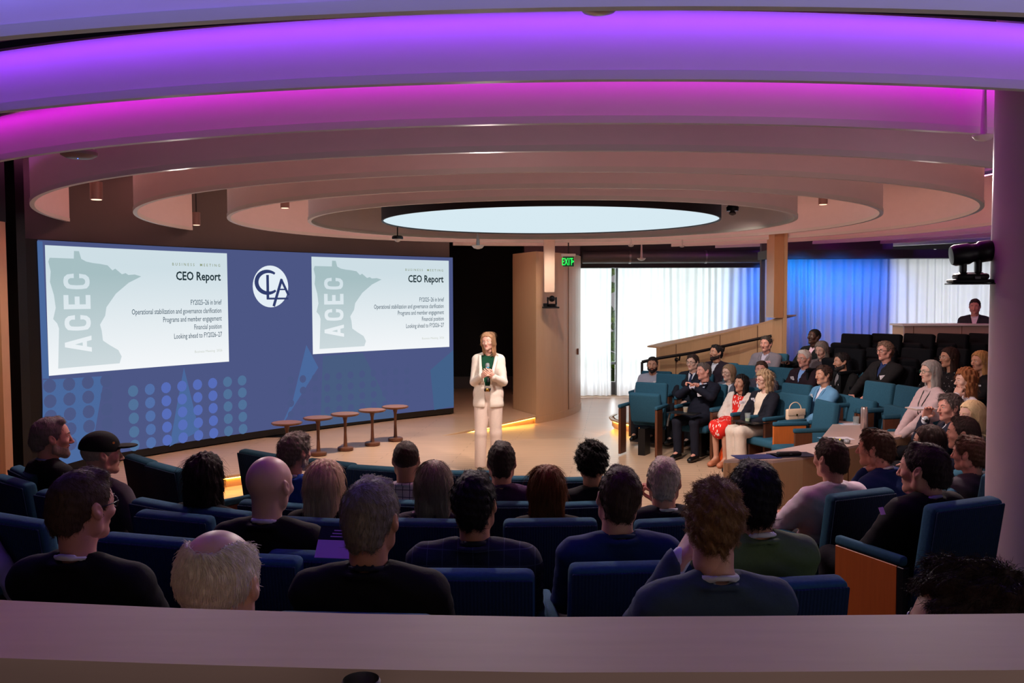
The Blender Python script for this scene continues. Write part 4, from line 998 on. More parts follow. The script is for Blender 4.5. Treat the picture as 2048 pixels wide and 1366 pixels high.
def shoe(J, m, root, heel=0., flat=False):
    for n in 'rl':
        a = J['a'+n]; f = Field(a-np.array([.09, .12, .12]), a+np.array([.09, .24, .08]), .007); fz = -a[2]
        f.cap(a+np.array([0, -.025, -.045]), a+np.array([0, .0, .01]), .040, .040, .02)
        f.cap(a+np.array([0, -.03, fz+.038]), a+np.array([0, .14, fz+.033]), .038, .040, .02, flat=((0, 0, 1), .8)); f.cap(a+np.array([0, .02, -.02]), a+np.array([0, .12, fz+.045]), .036, .030, .02)
        X, Y, Z = np.meshgrid(*f.ax, indexing='ij', sparse=True); f.D = np.maximum(f.D, (.004-Z)+0*X+0*Y).astype(np.float32)
        V, F = f.mesh(); mk('shoe', V, F, m, root)
def hx(rgb): return '%d_%d_%d' % rgb
def m_skin(rgb): return mat('skin_'+hx(rgb), rgb, .48, .07, 30, bump=.03, spec=.35)
def m_lip(rgb): c = tuple(int(v*k) for v, k in zip(rgb, (.86, .66, .66))); return mat('lip_'+hx(rgb), c, .4, .05, 20)
def m_hair(rgb): return mat('hair_'+hx(rgb), rgb, .66, .38, 55, bump=.25, spec=.22, stretch=(2.2, 2.2, .35), detail=5)
def m_cloth(rgb, kind=None):
    n = 'cloth_'+hx(rgb)+(kind or '')
    pt = None
    if kind == 'plaid': pt = ('grid', (58, 68, 92), 17, .05)
    if kind == 'grid': pt = ('grid', (70, 58, 92), 22, .10)
    if kind == 'floral': pt = ('blot', (150, 110, 150), 26, .22)
    if kind == 'leaf': pt = ('leaf', (236, 216, 206), 26, .30)
    if kind == 'speck': pt = ('blot', (210, 210, 210), 34, .16)
    if kind == 'knit': return mat(n, rgb, .9, .35, 120, bump=.5, spec=.1)
    return mat(n, rgb, .82, .07, 60, bump=.12, spec=.18, pattern=pt, sheen=.0)
M_eye = mat('eye_white', (206, 200, 196), .25, .02, 5); M_iris = mat('eye_iris', (40, 30, 24), .15, .1, 5)
M_badge = mat('paper_badge', (232, 228, 232), .6, .02, 10); M_gl = mat('spectacle_frame', (24, 22, 24), .3, .1, 10); M_lens = mat('spectacle_lens', (230, 230, 230), .05, 0, 1)
def hmat(yaw, pitch, roll, c, s=1.):
    M = Matrix.Rotation(R(yaw), 3, 'Z') @ Matrix.Rotation(R(pitch), 3, 'X') @ Matrix.Rotation(R(roll), 3, 'Y')
    return np.array(M)*s, np.array(c)
def glasses(root, H, frame_rgb=(24, 22, 24), big=1.0):
    A, c = H; mb = MB()
    for s in (-1, 1):
        pts = [(s*.031+.0225*big*math.cos(a), .0955-.010*abs(math.cos(a)*.5+s*.5)**2, .004+.0175*big*math.sin(a)) for a in np.linspace(0, 2*math.pi, 17)[:-1]]
        mb.tube(pts, .0017, 6, closed=True, cap=False); mb.tube([(s*.052*big, .088, .010), (s*.072, .055, .010), (s*.080, .0, .008), (s*.079, -.018, -.006)], .0019, 6)
    mb.tube([(-.009, .096, .008), (0, .099, .009), (.009, .096, .008)], .0016, 6)
    V = np.array([tuple(v) for v in mb.V]) @ A.T+c
    return mk('eyeglasses', V, mb.F, mat('spectacles_'+hx(frame_rgb), frame_rgb, .3, .1, 10), root)
NP = [0]
def person(px, py, d, fl, label, look=None, pitch=0, roll=0, face=None, sex='m', skin=(196, 148, 128), hair='short', hc=(60, 44, 36), top=(24, 25, 30), topk=None, kind='blazer', shirt=(214, 216, 226), legs=(26, 27, 34), pose='lap', near=False, group='seated audience members', glass=None, badge=None, beard=None, wide=1., belly=1., lean=-6, tie=None, lanyard=False, cap=False, stand=False, hs=1., strand=0, var=0, sh=0., over=None, floor_xy=None, res=None, collar_rgb=None, necklace=False):
    T_ = atd(px, py, d)
    ztop = T_[2]; dz = (ztop-fl)-1.318-(.45 if stand else 0)
    if face is None: face = face_az(T_[0], T_[1])
    if look is None: look = face
    J = skel(pose, lean, dz, wide, legs='close' if sex == 'f' else 'sit', stand=stand, sh=1 if sex == 'm' else .9)
    hc_ = J['head'].copy(); ca, sa = math.cos(R(face)), math.sin(R(face))
    # keep the head's top at the wanted height
    dzh = (ztop-fl)-(hc_[2]+.118*hs); hc_[2] += dzh; J['nk1'][2] += dzh
    root = empty('person', (T_[0]-(ca*hc_[0]-sa*hc_[1]), T_[1]-(sa*hc_[0]+ca*hc_[1]), fl), R(face), label=label, cat='person', group=group)
    rs = res or (.0115 if near else .0135)
    H = hmat(look-face, pitch, roll, hc_, hs)
    A, c = H
    if sex == 'f': A = A @ np.diag([.95, .96, .965])
    hv, hf, hm = head_mesh(sex, .0038 if near else .0048)
    parts = body_parts(J, wide*(1 if sex == 'm' else .90), belly, .014, sex); add_hands(parts, J, over)
    parts.append((hv @ A.T+c, hf, hm)); V, F, MI = join(parts)
    mk('body', V, F, [m_skin(skin), m_lip(skin), M_eye, M_iris], root, MI)
    # hair with eyebrows
    hl = []
    if hair:
        v, q = hair_mesh(hair, var); hl.append((v @ A.T+c, q, 0))
        if strand: sv, sq = strands(v, q, hair, strand, .00055*max(1, d/3.2)**.6, NP[0]); hl.append((sv @ A.T+c, sq, 0))
    if True:
        mb = MB()
        for s in (-1, 1): mb.tube([(s*.015, .0905, .0245), (s*.030, .0875, .0295), (s*.047, .073, .0265)], [.0028, .003, .0015], 6)
        v, q = quads(mb); hl.append((v @ A.T+c, q, 0))
    V, F, MI = join(hl); mk('hair', V, F, m_hair(hc), root)
    if beard:
        f = Field((-.08, -.05, -.14), (.08, .115, .01), .0045)
        f.ell((0, .022, -.045), (.059, .0655, .0735), .02); f.cap((0, .066, -.102), (0, .060, -.094), .021, .023, .02)
        for s in (-1, 1): f.cap((0, .066, -.101), (s*.053, .004, -.068), .017, .019, .02); f.cap((s*.056, .0, -.066), (s*.066, -.002, -.012), .015, .014, .02)
        X, Y, Z = np.meshgrid(*f.ax, indexing='ij'); top_ = np.interp(Y, [-.05, .0, .03, .07, .085, .11], [-.02, -.012, -.045, -.062, -.044, -.044])
        D = np.maximum(f.D, Z-top_); D = np.maximum(D, -(np.sqrt((X/.021)**2+((Y-.09)/.02)**2+((Z+.0615)/.0085)**2)-1)*.012); f.D = (D+.001*np.sin(X*300)*np.sin(Z*260)).astype(np.float32)
        f.D = np.maximum(f.D, (-.0-Y)*1.0-.012).astype(np.float32)
        V, F = f.mesh(); mk('beard', V @ A.T+c, F, m_hair(beard), root)
    if glass: glasses(root, (A, c), glass if isinstance(glass, tuple) else (24, 22, 24))
    w = wide*(1 if sex == 'm' else .90); T = J['T']; mt = m_cloth(top, topk); ms = m_cloth(shirt)
    am = (.049, .041, .033) if sex == 'm' else (.046, .038, .030)
    if kind == 'blazer':
        cloth('shirt', J, .004, m_cloth(shirt), root, w, belly, rs+.001, collar=(.060, .011, .012, 2.9), arm=(.044, .037, .029), armcut=1.0, fold=.001)
        G1 = GF[0]
        cloth('jacket', J, .017 if sex == 'm' else .012, mt, root, w, belly, rs, vneck=(.80, 0), collar=(.078, .012, -.008, 2.0), arm=am, armcut=.93, hem=(.50 if not stand else .45), fold=.0022, sh=.008+sh, flare=.0)
        if not near: lapels(root, mt, GF[0], T, .80, 0)
    elif kind == 'shirt': cloth('shirt', J, .009, mt, root, w, belly, rs, collar=(.062, .012, .006, 2.9), arm=(.047, .039, .031), armcut=.97, fold=.0028)
    elif kind == 'polo': cloth('polo_shirt', J, .010, mt, root, w, belly, rs, collar=(.062, .011, .004, 2.9), arm=(.058, .056, .05), armcut=-.0, fold=.0028)
    elif kind == 'sweater': cloth('sweater', J, .013, mt, root, w, belly, rs, collar=(.062, .010, -.006, 3.1), arm=am, armcut=.97, fold=.003)
    elif kind == 'top': cloth('top', J, .008, mt, root, w, belly, rs, scoop=.98, arm=(.045, .038, .030), armcut=.97, fold=.0025)
    elif kind == 'short_top': cloth('top', J, .008, mt, root, w, belly, rs, scoop=.98, arm=(.050, .048, .04), armcut=-.0, fold=.0025)
    elif kind == 'open_jacket':
        cloth('blouse', J, .003, m_cloth(shirt, shirt_k.get(label)), root, w, belly, rs+.001, scoop=.95, arm=(.040, .034, .026), armcut=.9, fold=.001, skirt=shirt_k.get(label) == 'leaf')
        cloth('jacket', J, .012, mt, root, w, belly, rs, vneck=(.62, .030), collar=(.072, .012, -.010, 2.0), arm=am, armcut=.93, hem=.52 if not stand else .36, fold=.003 if not stand else .0012, flare=0 if not stand else .012)
        lapels(root, mt, GF[0], T, .62, .030)
    if not (shirt_k.get(label) == 'leaf'):
        trousers(J, m_cloth(legs), root, .015, wide=.017 if sex == 'f' and near is None else 0., b=belly)
    shoe(J, mat('black_leather', (20, 18, 18), .35, .1, 20) if shirt_k.get(label) != 'leaf' else mat('tan_leather', (176, 108, 78), .45, .1, 20), root)
    G2 = GF[0]
    if badge:
        bx, bz, brgb = badge; p = T((bx, surfy(G2, T, bx, bz)+.004, bz)); mb = MB(); mb.box((-.038, -.003, -.026), (.038, .003, .026))
        mb.box((-.026, .003, .006), (.010, .0038, .010)).box((-.026, .003, -.008), (.024, .0038, -.004))
        M = Matrix.Translation(Vector(p)) @ Matrix.Rotation(R(-bx*170), 4, 'Z') @ Matrix.Rotation(R(-12), 4, 'X') @ Matrix.Rotation(R(8), 4, 'Y')
        o = mk('name_badge', [tuple(M @ Vector(v)) for v in mb.V], mb.F, [mat('badge_'+hx(brgb), brgb, .6, .02, 8), M_blackp], root, [0]*6+[1]*12, False)
    if tie:
        zs_ = (1.05, 1.02, .98, .93, .88, .84, .80); pts = [T((0, surfy(G1, T, 0, z)+.012, z)) for z in zs_]; wd = [.013, .014, .016, .020, .024, .028, .030]
        V = []; 
        for p, ww in zip(pts, wd): V += [p+np.array([-ww, 0, 0]), p+np.array([ww, 0, 0]), p+np.array([ww, -.008, 0]), p+np.array([-ww, -.008, 0])]
        F = [(4*i+k, 4*i+(k+1) % 4, 4*i+4+(k+1) % 4, 4*i+4+k) for i in range(6) for k in range(4)]+[(0, 3, 2, 1), (24, 25, 26, 27)]
        mk('tie', V, F, m_cloth(tie), root)
    if lanyard:
        mb = MB()
        for s in (-1, 1): mb.tube([T((s*.05, -.03, 1.085))]+[T((s*xx, surfy(G2, T, xx, z)+.006, z)) for xx, z in ((.055, 1.0), (.035, .90), (.018, .82), (.004, .76))], .006, 6)
        mk('lanyard', mb.V, mb.F, M_blackp, root)
    if stand:
        mb = MB(); c0 = T((0, .0, .60)); mb.lathe([(1.0, -.02), (1.03, -.015), (1.03, .015), (1.0, .02)], 40, M=Matrix.Translation(Vector(c0)) @ Matrix.Diagonal((.150, .112, 1, 1)), cap=False); mk('belt', mb.V, mb.F, M_blackp, root)
        mb = MB().rbox((-.022, c0[1]+.108, c0[2]-.018), (.022, c0[1]+.120, c0[2]+.018), .003, 1); mk('belt_buckle', mb.V, mb.F, mat('brass', (180, 140, 70), .3, metal=1), root)
    if cap:
        f = Field((-.11, -.14, -.02), (.11, .20, .155), .0046)
        f.ell((0, -.016, .044), (.088, .110, .094), .01); X, Y, Z = np.meshgrid(*f.ax, indexing='ij')
        f.D = np.maximum(f.D, (.036-.12*Y)-Z-.010).astype(np.float32)
        g = Field((-.11, -.14, -.02), (.11, .20, .155), .0046); g.ell((0, .115, .040), (.068, .075, .012), .004); g.D = np.maximum(g.D, .055-Y)
        f.D = np.minimum(f.D, g.D)
        V, F = f.mesh(); cp = mk('baseball_cap', V @ A.T+c, F, m_cloth((12, 12, 14)), root)
        mb = MB(); mb.lathe([(.001, 0), (.007, 0), (.007, .002)], 12, M=Matrix.Translation((.086, .045, .075)) @ Matrix.Rotation(R(78), 4, 'Y')); mk('cap_emblem', np.array([tuple(v) for v in mb.V]) @ A.T+c, mb.F, mat('orange_thread', (220, 140, 60), .6), cp, smooth=False)
    NP[0] += 1; PJS[label] = (root, J)
    return root, J
shirt_k = {}; PJS = {}
# ================= SEATS =================
def fabric(name, rgb, rib=False):
    m = mat(name, rgb, .88, .16, 60, bump=.15, spec=.12)
    if rib:
        nt = m.node_tree; N = nt.nodes; L = nt.links; wv = N.new('ShaderNodeTexWave'); wv.inputs['Scale'].default_value = 24; wv.bands_direction = 'X'; tc = N.new('ShaderNodeTexCoord')
        bp = N.new('ShaderNodeBump'); bp.inputs['Strength'].default_value = .5; bp.inputs['Distance'].default_value = .006; L.new(tc.outputs['Object'], wv.inputs[0]); L.new(wv.outputs[1], bp.inputs['Height']); L.new(bp.outputs[0], N['Principled BSDF'].inputs['Normal'])
    return m
M_fab = fabric('teal_seat_fabric', (44, 84, 104)); M_fabr = fabric('ribbed_teal_seat_fabric', (27, 46, 70), True); M_fabk = fabric('black_seat_fabric', (13, 15, 20))
def seat_template(fab, rib, flip, wood_side=0, dark=False):
    r = empty('auditorium_seat')
    M = Matrix.Translation((0, -.175, .40)) @ Matrix.Rotation(R(8.5), 4, 'X')
    mb = MB().rbox((-.235, -.085, -.02), (.235, 0, .585), .028, 3, M=M); smooth_by_angle(mb.build('backrest', fab, r), 50)
    b = r.children[-1] if r.children else None
    bk = [c for c in bpy.data.objects if c.parent == r][-1]
    smooth_by_angle(MB().rbox((-.228, -.094, -.06), (.228, -.082, .568), .004, 1, M=M).build('back_panel', rib, bk), 50)
    if flip: Mc = Matrix.Translation((0, -.125, .43)) @ Matrix.Rotation(R(76), 4, 'X')
    else: Mc = Matrix.Translation((0, -.145, .40))
    smooth_by_angle(MB().rbox((-.228, 0, -.045), (.228, .43, .055), .035, 3, M=Mc).build('seat_cushion', fab, r), 50)
    for s in (-1, 1):
        big = wood_side in (s, 2)
        a = MB().rbox((s*.265-.024, -.20, .655), (s*.265+.024, .24, .705), .016, 2).build('armrest', fab, r); smooth_by_angle(a, 50)
        if big: p = MB().rbox((s*.268-.018, -.17, .02), (s*.268+.018, .235, .654), .003, 1).build('side_panel', M_owood, r); MB().rbox((s*.268-.020, -.212, .0), (s*.268+.020, -.171, .654), .003, 1).build('panel_edge', M_blackp, p)
        else: p = MB().rbox((s*.265-.017, .02, .02), (s*.265+.017, .225, .654), .004, 1).build('arm_support', M_dwood if not dark else M_blackp, r)
    MB().box((-.05, -.12, .0), (.05, .08, .37)).build('pedestal', M_blackp, r)
    return r
_ST = {}
SG = 'upholstered auditorium seats'
def seat(x, y, z, az, label, kind='teal', flip=False, wood=0, cat='seat', group=SG):
    key = (kind, flip, wood)
    if key not in _ST:
        o = _ST[key] = seat_template(M_fabk if kind == 'black' else M_fab, M_fabk if kind == 'black' else M_fabr, flip, wood, kind == 'black')
    else: o = copy_tree(_ST[key])
    o.location = (x, y, z); o.rotation_euler = (0, 0, R(az)); tag(o, label, cat, group); return o
# tier platforms (arcs around the stage)
def tier(r0, r1, z, a0, a1, name):
    V = []; n = 48; TS = np.linspace(R(a0), R(a1), n)
    pts = [(TC[0]+r1*math.cos(t), TC[1]+r1*math.sin(t)) for t in TS]+[(TC[0]+r0*math.cos(t), TC[1]+r0*math.sin(t)) for t in TS[::-1]]
    mb = MB()
    for i in range(n-1):
        a, b = TS[i], TS[i+1]; q = [(TC[0]+rr*math.cos(t), TC[1]+rr*math.sin(t)) for rr, t in ((r0, a), (r1, a), (r1, b), (r0, b))]
        mb.raw([(x, y, z) for x, y in q]+[(q[0][0], q[0][1], 0), (q[3][0], q[3][1], 0)], [(0, 1, 2, 3), (0, 3, 5, 4)])
    struct(name, mb, mat('carpet_charcoal', (46, 44, 52), .9, .3, 60, bump=.2))
TR = [(4.20, 5.12, .12), (5.12, 6.10, .24), (6.10, 7.05, .33), (7.05, 10.4, .48)]
for i, (r0, r1, z) in enumerate(TR): tier(r0, r1, z, 222-16, 312, 'floor_tier_%d' % (i+1))
for i, (r0, r1, z) in enumerate([(4.35, 5.15, .06), (5.15, 5.85, .20), (5.85, 6.55, .34), (6.55, 7.2, .50), (7.2, 9.6, .66)]): tier(r0, r1, z, -16, 66, 'floor_tier_%d' % (i+6))
def fl_l(row): return row*.12
# ================= PEOPLE =================
SK = dict(pale=(206, 160, 142), tan=(186, 136, 112), ruddy=(200, 142, 126), brown=(120, 78, 60), dark=(74, 48, 40), fair=(214, 172, 154))
BLK = (16, 16, 19)
def pp(*a, seat_kind='teal', wood=0, seatlab=None, noseat=False, **k):
    r, J = person(*a, **k)
    if not noseat: seat(r.location.x, r.location.y, a[3], math.degrees(r.rotation_euler.z), seatlab or ('seat under the '+a[4].replace('person in ', 'one in ')[:60] if False else 'teal seat occupied by '+a[4]), seat_kind, wood=wood)
    return r, J
G1_ = 'audience in the near rows seen from behind'; G2_ = 'audience in the rows at right facing the stage'
# --- near rows, seen from behind ---
N_ = dict(near=True, group=G1_, strand=5000)
pp(166, 942, 2.75, .33, 'person in black blazer, white collar and spectacles, leftmost near row', look=-28, skin=SK['ruddy'], hair='crop', hc=(74, 56, 46), top=BLK, glass=True, wide=1.05, hs=.97, **N_)
pp(436, 1057, 1.82, .48, 'person with bald crown and white hair just beyond the ledge', look=-2, skin=SK['fair'], hair='bald', hc=(220, 212, 204), top=BLK, hs=1.0, **{**N_, 'strand': 11000})
pp(741, 960, 2.72, .33, 'person in black suit with greying hair, front centre-left', look=-10, skin=SK['tan'], hair='crop', hc=(122, 114, 106), top=BLK, shirt=(30, 32, 44), hs=1.05, wide=1.06, **{**N_, 'strand': 8000})
pp(948, 947, 3.42, .24, 'person in navy plaid blazer with thick black hair', look=-6, skin=SK['tan'], hair='short', hc=(16, 14, 15), top=(30, 38, 58), topk='plaid', shirt=(30, 34, 48), wide=1.14, hs=1.04, roll=-3, **N_)
pp(540, 911, 3.62, .24, 'bald person in black suit looking right', look=-20, skin=SK['fair'], hair=None, hc=(190, 160, 140), top=BLK, wide=1.04, hs=1.06, **{**N_, 'strand': 300})
pp(1238, 936, 3.5, .24, 'person in navy suit with cropped brown hair, front centre-right', look=0, skin=SK['pale'], hair='crop', hc=(62, 48, 40), top=(24, 50, 98), shirt=(30, 50, 90), wide=1.08, hs=1.05, roll=6, **N_)
pp(1428, 968, 2.55, .33, 'person with tousled brown hair and slate blazer, hand raised', look=-10, skin=SK['pale'], hair='messy', hc=(128, 96, 66), top=(56, 72, 90), shirt=(206, 214, 226), wide=1.0, hs=.94, pose='chinl', roll=4, **{**N_, 'strand': 9000})
pp(1509, 926, 3.3, .24, 'person in olive green blazer with black hair', look=-8, skin=SK['tan'], hair='side', hc=(14, 13, 15), top=(84, 104, 70), wide=1.04, hs=1.12, **N_)
pp(1940, 1140, 1.62, .48, 'dark tousled hair rising above the ledge at bottom right', look=70, skin=SK['tan'], hair='messy', hc=(44, 30, 32), top=BLK, glass=(150, 150, 160), hs=1.08, **{**N_, 'strand': 8000})
pp(410, 909, 4.75, .12, 'person in black top with dark wavy hair, left of bald one', look=-12, sex='f', skin=SK['tan'], hair='wavy', hc=(34, 22, 22), top=BLK, kind='top', hs=1.05, **N_)
pp(204, 868, 5.2, .12, 'person in grey jacket and black baseball cap looking right', look=-56, skin=SK['ruddy'], hair='buzz', hc=(150, 130, 120), top=(66, 62, 70), cap=True, shirt=(90, 96, 130), belly=1.15, wide=1.1, pose='rests', hs=1.04, **{**N_, 'strand': 0})
pp(104, 836, 5.6, .12, 'person in black jacket with short grey hair, far left', look=-58, skin=SK['ruddy'], hair='receding', hc=(112, 98, 96), top=BLK, shirt=(120, 130, 170), hs=1.08, beard=(150, 130, 120), **{**N_, 'strand': 1500})
pp(591, 867, 5.5, 0, 'person in bright blue blazer looking right at the stools', look=-36, skin=SK['ruddy'], hair='side', hc=(116, 104, 98), top=(30, 66, 150), shirt=(190, 200, 226), beard=(140, 126, 118), **N_)
pp(650, 920, 4.65, .12, 'person with long ash blonde hair beside the blue blazer', look=-16, sex='f', skin=SK['pale'], hair='long', hc=(196, 168, 146), top=BLK, kind='top', hs=1.12, **{**N_, 'strand': 4000})
pp(812, 882, 5.55, 0, 'person with buzz cut and white window-pane check shirt', look=2, skin=SK['tan'], hair='buzz', hc=(52, 38, 32), top=(206, 196, 214), topk='grid', kind='shirt', hs=1.04, **{**N_, 'strand': 900})
pp(867, 923, 4.62, .12, 'person with smooth grey bob and dark floral top', look=4, sex='f', skin=SK['pale'], hair='bob', hc=(146, 132, 122), top=(38, 30, 52), topk='floral', kind='top', hs=1.12, **{**N_, 'strand': 8000})
pp(1003, 885, 5.5, 0, 'person in plum shirt with cropped dark hair below presenter', look=0, skin=SK['ruddy'], hair='crop', hc=(40, 30, 28), top=(60, 32, 74), kind='shirt', wide=1.1, hs=1.08, **{**N_, 'strand': 1500})
pp(1093, 932, 4.62, .12, 'person with straight auburn bob and black top', look=-2, sex='f', skin=SK['pale'], hair='shoulder', hc=(108, 62, 36), top=BLK, kind='top', hs=1.08, **{**N_, 'strand': 8000})
pp(1184, 889, 5.5, 0, 'person with curly black hair and black shirt', look=-3, skin=SK['tan'], hair='curly', hc=(14, 12, 13), top=(20, 20, 26), kind='shirt', hs=1.0, **N_)
pp(1328, 917, 4.62, .12, 'person in navy jacket with silver hair, right of curly one', look=-10, skin=SK['ruddy'], hair='crop', hc=(176, 164, 158), top=(30, 32, 48), pose='chinr', hs=1.06, **{**N_, 'strand': 3500})
pp(-70, 960, 4.0, .24, 'arm in pale lilac sleeve reaching in at left edge', look=-30, skin=SK['ruddy'], hair='short', hc=(60, 50, 44), top=(150, 140, 160), kind='shirt', pose='rests', **{**N_, 'strand': 0})
# --- right side near ---
R_ = dict(near=True, group='audience seated behind the long oak desk', strand=4000)
pp(1660, 878, 5.2, .12, 'person in white polo shirt at the corner of the oak desk', look=30, face=24, skin=SK['ruddy'], hair='crop', hc=(64, 50, 42), top=(216, 206, 218), kind='polo', pose='phone', wood=-1, wide=1.05, **R_)
pp(1749, 860, 5.85, .0, 'person in royal blue blazer resting chin on hand', look=55, face=34, skin=SK['ruddy'], hair='side', hc=(74, 52, 42), top=(22, 42, 92), pose='chinl', lean=10, hs=1.05, **R_)
pp(1846, 887, 4.45, .24, 'person in charcoal blazer in seat with orange wood side', look=44, face=24, skin=SK['ruddy'], hair='crop', hc=(44, 32, 32), top=(24, 24, 28), shirt=(186, 170, 216), wood=-1, hs=1.14, wide=1.06, belly=1.1, **R_)
pp(1938, 872, 5.75, .12, 'person in dark grey pullover beside the white column', look=42, face=34, skin=SK['ruddy'], hair='short', hc=(84, 60, 46), top=(58, 56, 64), kind='sweater', **R_)
pp(1856, 851, 6.4, .0, 'person with long dark hair and glasses behind royal blue blazer', look=58, face=44, sex='f', skin=SK['pale'], hair='long', hc=(46, 30, 28), top=(190, 184, 200), kind='top', glass=True, hs=1.05, **R_)
R_['strand'] = 2500
pp(1924, 834, 6.85, .0, 'person in navy jacket with thinning dark hair near column', look=62, face=52, skin=SK['ruddy'], hair='receding', hc=(60, 46, 44), top=(28, 32, 52), hs=1.08, **R_)
pp(1899, 788, 8.0, .06, 'person in navy suit with hand spread over the cheek', look=100, face=70, skin=SK['ruddy'], hair='side', hc=(96, 84, 82), top=(30, 34, 50), pose='facer', hs=1.05, beard=None, **R_)
pp(1943, 802, 7.4, .0, 'person with short wavy blonde hair and white top', look=100, face=70, sex='f', skin=SK['fair'], hair='bob', hc=(226, 198, 154), top=(214, 206, 214), kind='top', hs=1.05, var=1, **R_)
# --- right bank ---
B_ = dict(group=G2_)
def kb(**k): return {**B_, **k}
pp(1931, 738, 8.9, .06, 'person with curly ginger hair and white top, hand at neck', look=88, face=86, sex='f', skin=SK['fair'], hair='curlylong', hc=(140, 88, 54), top=(224, 220, 228), kind='top', pose='neckl', **kb(strand=900))
pp(1860, 721, 9.2, .06, 'person with long silver hair, green glasses and pale pink cardigan', look=96, face=98, sex='f', skin=SK['fair'], hair='straightlong', hc=(150, 144, 140), top=(206, 182, 184), kind='sweater', glass=(60, 110, 90), lanyard=True, pose='lap', **kb(strand=1500))
pp(1898, 695, 10.2, .2, 'person with long dark hair and black patterned blouse', look=96, face=98, sex='f', skin=SK['tan'], hair='long', hc=(44, 26, 22), top=(22, 20, 24), topk='speck', kind='top', glass=(200, 190, 180), pose='chinr', **kb(strand=700))
pp(1960, 702, 9.9, .2, 'person with golden hair and black jacket by the column', look=104, face=96, sex='f', skin=SK['tan'], hair='shoulder', hc=(156, 116, 72), top=BLK, kind='top', badge=(-.09, .93, (220, 220, 226)), **kb(strand=700))
pp(1770, 683, 11.0, .34, 'person in black blazer over navy shirt, glasses, white badge', look=112, face=112, skin=SK['ruddy'], hair='side', hc=(120, 96, 82), top=(26, 25, 27), shirt=(40, 54, 96), glass=True, badge=(-.10, .86, (226, 214, 220)), pose='knees', wide=1.08, belly=1.1, seat_kind='black', **kb(strand=600))
pp(1683, 706, 11.7, .2, 'person in black cardigan with dark beard and tilted badge', look=96, face=118, skin=SK['tan'], hair='short', hc=(34, 28, 28), beard=(40, 34, 34), top=(22, 22, 24), shirt=(120, 116, 120), badge=(-.10, .86, (226, 214, 220)), wide=1.05, seat_kind='teal', **kb(strand=600))
pp(1647, 731, 10.9, .0, 'person in light blue blazer and white shirt', look=108, face=104, skin=SK['tan'], hair='side', hc=(58, 40, 34), top=(96, 142, 178), shirt=(220, 214, 224), badge=(.10, .93, (220, 220, 226)), pose='lap', **kb(strand=900))
pp(1643, 683, 12.4, .34, 'person with grey bob and taupe knit, head bowed', look=128, pitch=-14, face=120, sex='f', skin=SK['pale'], hair='shoulder', hc=(120, 110, 104), top=(110, 100, 104), topk='knit', kind='sweater', badge=(-.08, .93, (232, 190, 220)), seat_kind='black', **kb(strand=500))
pp(1608, 700, 12.1, .2, 'person in dark burgundy blazer, blue shirt, white hair', look=124, face=122, skin=SK['ruddy'], hair='crop', hc=(196, 186, 180), top=(38, 24, 32), shirt=(130, 164, 220), badge=(.10, .90, (226, 214, 220)), glass=(150, 140, 130), **kb(strand=500))
pp(1628, 658, 13.1, .45, 'person in black suit and pink shirt leaning back, topmost', look=118, pitch=10, face=124, skin=SK['dark'], hair='buzz', hc=(22, 18, 18), top=(22, 24, 26), shirt=(226, 190, 206), pose='rests', seat_kind='black', **kb())
pp(1532, 672, 13.3, .34, 'person in grey blazer with pink badge by the ramp wall', look=138, face=134, skin=SK['ruddy'], hair='short', hc=(60, 52, 48), top=(112, 106, 116), shirt=(170, 164, 184), badge=(-.10, .90, (232, 176, 184)), wide=1.05, pose='lap', **kb(strand=400))
pp(1523, 722, 12.3, .06, 'partly hidden person with short brown hair behind curly blonde', look=152, face=140, skin=SK['ruddy'], hair='short', hc=(66, 46, 38), top=(60, 60, 74), hs=1.05, **kb())
pp(1432, 690, 13.3, .2, 'bearded person in plum blazer gazing upward left', look=118, pitch=8, face=136, skin=SK['tan'], hair='short', hc=(26, 22, 24), beard=(40, 30, 30), top=(38, 28, 40), shirt=(200, 200, 212), badge=(.10, .93, (230, 226, 232)), **kb(strand=400))
pp(1457, 729, 12.5, .03, 'person with sandy bob, glasses and grey cardigan', look=120, face=134, sex='f', skin=SK['fair'], hair='bob', hc=(140, 112, 88), top=(92, 92, 104), kind='open_jacket', shirt=(214, 212, 220), glass=(140, 110, 90), badge=(.09, .88, (226, 226, 232)), **kb(strand=500))
pp(1385, 709, 13.0, .06, 'young person in dark suit and striped tie with glasses', look=138, face=146, skin=SK['fair'], hair='side', hc=(58, 44, 38), top=(26, 28, 38), shirt=(214, 216, 230), tie=(44, 52, 84), glass=(60, 50, 50), **kb(strand=400))
pp(1305, 714, 13.4, .06, 'bearded person in pale grey shirt by the curtain', look=165, face=155, skin=SK['tan'], hair='short', hc=(40, 32, 30), beard=(34, 26, 26), top=(160, 158, 172), kind='shirt', badge=(-.09, .90, (232, 228, 236)), pose='lap', **kb(strand=400))
pp(1407, 726, 12.1, .0, 'person in navy suit clasping hands under the chin, front row', look=116, roll=8, pitch=4, face=140, skin=SK['ruddy'], hair='crop', hc=(88, 78, 74), top=(24, 26, 40), legs=(24, 26, 38), shirt=(206, 210, 232), badge=(-.10, .88, (226, 226, 236)), pose='clasp', near=None, res=.0115, belly=1.05, group=G2_, strand=900)
shirt_k['person in cream jacket and red leaf-print dress, front row'] = 'leaf'
pp(1482, 750, 11.65, .0, 'person in cream jacket and red leaf-print dress, front row', look=128, pitch=10, face=134, sex='f', skin=SK['tan'], hair='wavy', hc=(24, 18, 20), top=(222, 206, 196), kind='open_jacket', shirt=(214, 44, 36), badge=(-.09, .90, (232, 228, 236)), pose='lap', near=None, res=.0115, group=G2_, strand=1200)
